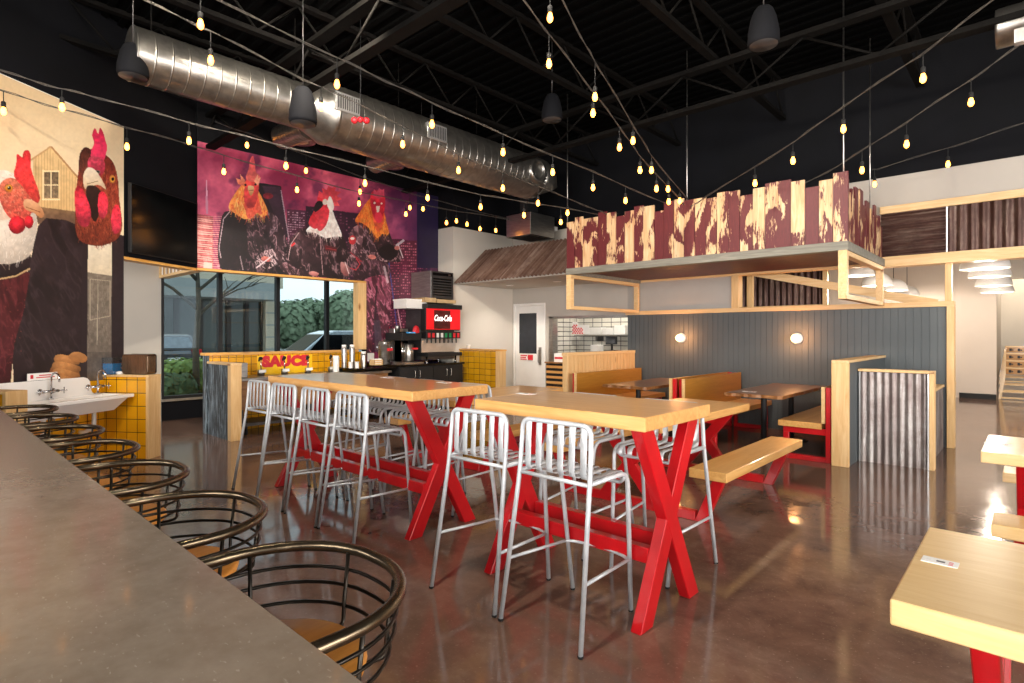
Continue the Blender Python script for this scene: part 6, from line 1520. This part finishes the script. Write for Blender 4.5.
suit([(364, 280), (388, 276), (391, 300), (389, 330), (384, 352), (377, 352), (379, 320), (375, 306), (373, 330), (371, 352), (362, 352), (364, 320), (361, 296)], '3a1420', '8c4258', 'c87c90', 5, .42)
P_.path([(377, 286), (375, 306), (376, 330)], 1.4, '2a1018'); P_.poly([(374, 320), (380, 320), (383, 352), (375, 352)], '3c3440', '544450', nz=.3, al=.8)
P_.path([(365, 334), (364, 345), (366, 352)], 1.2, 'd8a8b0'); P_.line((384, 266), (388, 283), 2.2, 'd0c0c8', .7); P_.line((350, 252), (362, 262), .9, 'a02c38'); P_.path([(356, 258), (360, 264), (356, 270), (350, 268)], .8, 'c03844')
rooster_ruff([(366, 203), (371, 198), (378, 197), (383, 208), (387, 224), (389, 234), (382, 234), (377, 238), (371, 230), (362, 223), (355, 221), (360, 212)], ['e06a2c', 'e88a3c', 'd85424', 'f0a04c', 'c84820'], 190, 6)
m_ = P_.poly([(372, 204), (378, 198), (383, 204), (384, 220), (379, 232), (374, 224)], 'd83a38', 'e8643c', nz=.3, round_=True)
P_.poly([(370, 200), (372, 192), (377, 190), (384, 194), (385, 206), (382, 218), (376, 220), (372, 212)], 'd42c40', 'c42434', nz=.3, round_=True)
P_.poly([(373, 196), (374, 189), (377, 192), (379, 188), (382, 190), (384, 189), (384, 196), (379, 199)], 'f0607c', 'e04460', nz=.2)
P_.poly([(376, 206), (380, 206), (379, 212), (377, 214)], 'e8d0c0'); P_.blob(374.5, 203, 1.1, 1, 'f0e0d0'); P_.blob(381.5, 203.5, 1, 1, 'f0e0d0'); P_.poly([(376, 213), (381, 213), (382, 221), (378, 223), (375, 219)], 'e8384c', round_=True)
P_.im = np.clip(P_.im*(1+.06*(P_.fractal(2.2, 2)-.5)[..., None]), 0, 1)
mu = thing('rooster_mural', 'wall mural of three roosters in dark jumpsuits before a purple city sky', 'mural', (XS+.01, 5.2, .95))
y0, y1, z0, z1 = 2.925, 7.448, .95, 4.285; W_, H_ = 640, 470
ysg = np.linspace(y0, y1, W_); zsg = np.linspace(z0, z1, H_); G_ = np.zeros((H_, W_, 3)); G_[..., 0] = XS+.006; G_[..., 1] = ysg[None, :]; G_[..., 2] = zsg[:, None]
keep = np.ones((H_, W_), bool); keep[(zsg < 2.442)[:, None] & (ysg < 5.758)[None, :]] = False
print_panel('printed_sheet', mu, G_, keep, P_)
MB().box((XS, 2.925, 4.285), (XS+.008, 7.448, 4.292)).build('top_edge', 'black', mu)

# ---- hen mural on the angled wall: two dressed hens before a plain timber barn
P_ = Paint(-60, 20, 126, 392, 4, 'dcc094', 9)
f_ = P_.fractal(50, 4)[..., None]; t_ = np.clip((P_.Y-60)/140, 0, 1)[..., None]
P_.im = (hexrgb('d6b88c')*(1-f_)+hexrgb('e6cda4')*f_)*(1-t_)+(hexrgb('e6d0aa')*(1-f_)+hexrgb('eedcbc')*f_)*t_
# plain barn gable
P_.poly([(33, 158), (51, 147), (77, 177), (79, 216), (40, 216), (34, 200)], 'e2c28e', 'd6b07a', nz=.08)
for k in range(16): P_.line((36+k*2.8, 151+abs(k*2.8-15)*1.05 if k*2.8 > 15 else 158-k*2.4), (36+k*2.8, 214), .5, 'b8925e', .8)
P_.line((31, 160), (51, 146.5), 1.8, 'c49a6a'); P_.line((51, 146.5), (80, 180), 1.8, 'b08458')
P_.poly([(44, 172), (58, 172), (58, 198), (44, 198)], '6a5844', '8a765c', nz=.4, cell=2); P_.poly([(42.5, 170.5), (59.5, 170.5), (59.5, 172), (42.5, 172)], 'f0dcb0'); P_.line((51, 172), (51, 198), .9, 'f0dcb0'); P_.line((44, 185), (58, 185), .9, 'f0dcb0')
P_.line((43, 170), (43, 199), 1, 'f0dcb0'); P_.line((59, 170), (59, 199), 1, 'f0dcb0'); P_.line((42, 199.5), (60, 199.5), 1.4, 'f0dcb0'); P_.poly([(34, 206), (79, 212), (79, 224), (38, 224)], '8a6a4c', '6a5040', nz=.2)
# dark coat of the right hen, reaching across
m_ = P_.poly([(38, 226), (46, 218), (66, 220), (80, 226), (104, 232), (126, 236), (126, 392), (-60, 392), (14, 392), (12, 340), (20, 300), (30, 262)], '2e2226', '241a1e', nz=.2, cell=8)
P_.folds(m_, '1e1618', '3c2e32', 12, .62)
# shirt front and denim bib
P_.poly([(84, 240), (114, 242), (113, 276), (86, 274)], 'e6dac4', 'd8c8ac', nz=.08); m_ = P_.poly([(86, 272), (113, 276), (112, 392), (84, 392)], '7c7164', '6a6058', nz=.22, cell=3)
P_.feathers(m_, 260, 7, .7, ['95897a', '5c544c', '877b6e', 'a89c8a'], al=.5); P_.path([(90, 279), (110, 281), (110, 316), (90, 320), (90, 279)], .8, 'b0a490'); P_.line((98, 284), (97, 345), .6, 'b8ac98'); P_.poly([(85, 352), (112, 352), (112, 392), (85, 392)], '5a504a', nz=.3, al=.7)
P_.poly([(82, 238), (88, 240), (87, 392), (81, 392)], '2a2024'); P_.poly([(112, 240), (126, 240), (126, 392), (111, 392)], '2c2226', '221a1e', nz=.2)
# left hen: red-brown dress with dark collar, white neck
up = lambda x, y: math.pi/2+(x-6)*.02
m_ = P_.poly([(-60, 264), (0, 272), (24, 268), (30, 274), (24, 310), (14, 345), (10, 392), (-60, 392)], '5c2226', '441820', nz=.12, cell=6); P_.folds(m_, '3a1218', '74343a', 9, .7)
for k in range(60): x, y = -20+P_.rs.rand()*45, 278+P_.rs.rand()*100; P_.blob(x, y, .7, .7, '7a3c38', al=.7)
P_.poly([(-60, 256), (0, 262), (20, 260), (31, 254), (30, 268), (16, 276), (0, 279), (-60, 274)], '2c2024', '1e1618', nz=.2); P_.path([(-40, 277), (0, 279), (16, 276), (30, 268.5)], 1.6, 'c8a878')
m_ = P_.poly([(-60, 196), (-10, 186), (14, 196), (33, 208), (37, 224), (34, 244), (29, 256), (18, 262), (0, 264), (-60, 260)], 'f0e6da', 'd8c8b8', nz=.08, round_=True)
P_.shade(m_, 2, 232, 46, .72, 1.04); P_.feathers(m_, 520, 7, .8, ['fbf4ea', 'd4c2b0', 'f4ece0', 'c4b09c', 'e8dacb'], up, al=.55)
m_ = P_.poly([(-30, 180), (-10, 172), (4, 170), (16, 175), (26, 184), (32, 194), (30, 206), (20, 216), (2, 220), (-30, 218)], 'f2e4d6', 'dcc0aa', nz=.12, round_=True)
P_.feathers(m_, 260, 4, .7, ['fbf2e8', 'e2c8b4', 'd4ac94', 'f4e6d8', 'b89478'], lambda x, y: .7, .6)
m_ = P_.poly([(0, 184), (8, 178), (18, 180), (25, 188), (31, 198), (33, 208), (28, 218), (18, 222), (8, 216), (2, 206), (-2, 194)], 'd8785c', 'c84a40', nz=.35, cell=2.5, round_=True)
P_.feathers(m_, 170, 2.6, .8, ['e89878', 'b43a34', 'f0b498', 'cc5a48', 'a83430'], lambda x, y: .9, .6)
m_ = P_.poly([(14, 176), (16, 164), (17, 154), (22, 157), (24, 151), (29, 151), (31, 158), (31, 168), (34, 178), (38, 189), (40, 199), (36, 204), (30, 197), (22, 186)], 'd42a34', 'e4483f', nz=.3, cell=3, round_=True); P_.shade(m_, 26, 172, 26, .8, 1.15); P_.feathers(m_, 60, 3, .6, ['f07060', 'b01c28'], lambda x, y: 1.2, .5)
P_.blob(8.6, 188.3, 4.8, 4.3, 'b8683c', nz=.3); P_.blob(8.8, 188.2, 3.4, 3.2, 'eaa838', 'b86818'); P_.blob(9.1, 188, 1.8, 1.8, '150a07'); P_.blob(8.4, 187.2, .5, .5, 'ffffff')
P_.poly([(24, 200), (32, 200), (40, 206), (44, 214), (41, 218), (34, 213), (25, 209)], 'e0ac84', 'b87a50', nz=.1, round_=True); P_.line((26, 207), (40, 212), .7, '8a5034')
for (cx, cy, rx, ry) in ((17, 225, 8.5, 9), (29, 222, 4.5, 6.5)):
    m_ = P_.blob(cx, cy, rx, ry, 'cc2632', 'b01c2a', nz=.25); P_.shade(m_, cx-1, cy-2, max(rx, ry), .78, 1.3)
# right hen
m_ = P_.poly([(80, 162), (86, 150), (96, 150), (106, 155), (114, 164), (118, 180), (119, 196), (121, 212), (122, 228), (116, 240), (99, 246), (82, 242), (76, 232), (75, 214), (76, 192)], '7a3026', '8e3c2a', nz=.3, cell=4, round_=True)
P_.feathers(m_, 900, 5.5, .8, ['a85038', '5a2018', '8a3626', 'c0684a', '6c281e', '3e1712'], lambda x, y: math.pi/2+(x-98)*.012, al=.6); P_.shade(m_, 100, 190, 62, .68, 1.18)
m_ = P_.poly([(79, 168), (80, 153), (86, 147), (91, 152), (89, 166), (84, 180)], '4a2620', '6a342a', nz=.3, round_=True); P_.feathers(m_, 60, 5, .7, ['2e1612', '7a4234'], al=.6)
m_ = P_.poly([(91, 152), (94, 143), (92, 135), (95, 128), (98, 134), (100, 128), (103, 132), (105, 139), (107, 148), (104, 160), (98, 168), (92, 164)], 'd82850', 'e8446c', nz=.2, cell=3, round_=True); P_.shade(m_, 99, 150, 26, .8, 1.15)
m_ = P_.poly([(88, 160), (94, 156), (104, 161), (104, 172), (97, 177), (89, 172)], 'dc5068', 'b83048', nz=.35, cell=2, round_=True); P_.blob(97.5, 172, 3, 2, '7a6c66'); P_.blob(97.8, 172, 1.3, 1.1, '1a1210')
m_ = P_.poly([(83, 177), (87, 168), (94, 169), (101, 178), (106, 189), (99, 185), (92, 186), (85, 189)], 'ece0cc', 'cfb694', nz=.1, round_=True); P_.line((87, 184), (98, 181), .6, '8a7458')
m_ = P_.poly([(86, 188), (95, 186), (102, 194), (100, 210), (95, 222), (89, 210)], '33211e', '241614', nz=.3, round_=True)
P_.blob(112.3, 179, 3.2, 4.3, 'b8683c', nz=.2); P_.blob(112.5, 179, 2.5, 3.2, 'e0a040'); P_.blob(112.8, 179, 1.4, 1.8, '150a07')
for pts in ([(75, 190), (80, 186), (86, 196), (91, 212), (88, 226), (79, 224), (75, 208)], [(99, 194), (104, 192), (108, 200), (107, 213), (102, 219), (98, 210)], [(113, 208), (118, 205), (121, 214), (120, 230), (114, 234), (111, 222)]):
    m_ = P_.poly(pts, 'c02838', 'd83c54', nz=.3, cell=2.5, round_=True); c0 = np.mean(np.array(pts), 0); P_.shade(m_, c0[0]-1, c0[1]-4, 18, .7, 1.25); P_.feathers(m_, 25, 3, .6, ['ec6478', '98182a'], al=.5)
# folded hand at the waist
m_ = P_.poly([(47, 382), (50, 370), (57, 362), (68, 364), (78, 370), (80, 382), (74, 392), (50, 392)], '8e5a34', '7a4828', nz=.15, cell=4, round_=True)
for k, (x0_, y0_, x1_, y1_) in enumerate(((55, 359, 77, 362), (53, 366, 78, 369), (53, 373, 77, 376), (55, 380, 75, 382))):
    m_ = P_.poly([(x0_, y0_-3), (x0_+8, y0_-4.5), (x1_, y1_-3.2), (x1_+2.5, y1_), (x1_, y1_+2.8), (x0_+8, y0_+3.4), (x0_, y0_+3)], 'bd8450', 'a06a3c', nz=.12, cell=3, round_=True); P_.shade(m_, (x0_+x1_)/2, y0_-1, 14, .8, 1.12); P_.blob(x0_+9, y0_-1.2, 2.2, 1.3, 'cc9660', al=.6)
P_.poly([(68, 357), (74, 352), (82, 353), (87, 357), (85, 362), (76, 362)], 'bd8450', 'a06a3c', nz=.1, round_=True)
P_.im = np.clip(P_.im*(1+.05*(P_.fractal(2.2, 2)-.5)[..., None]), 0, 1)
hm = thing('hen_mural', 'tall wall mural of two dressed hens before a pale timber barn', 'mural', gp(1.2, .01, .93))
aa = np.linspace(0, 2.05, 330); zz = np.linspace(.93, 4.045, 520); G_ = np.zeros((520, 330, 3))
for i, a in enumerate(aa): p = GE-GD*a+GN*.006; G_[:, i, 0] = p.x; G_[:, i, 1] = p.y
G_[..., 2] = zz[:, None]
print_panel('printed_sheet', hm, G_, np.ones((520, 330), bool), P_)
gbox(MB(), 0, 2.05, .0, .008, 4.045, 4.052).build('top_edge', 'white', hm)
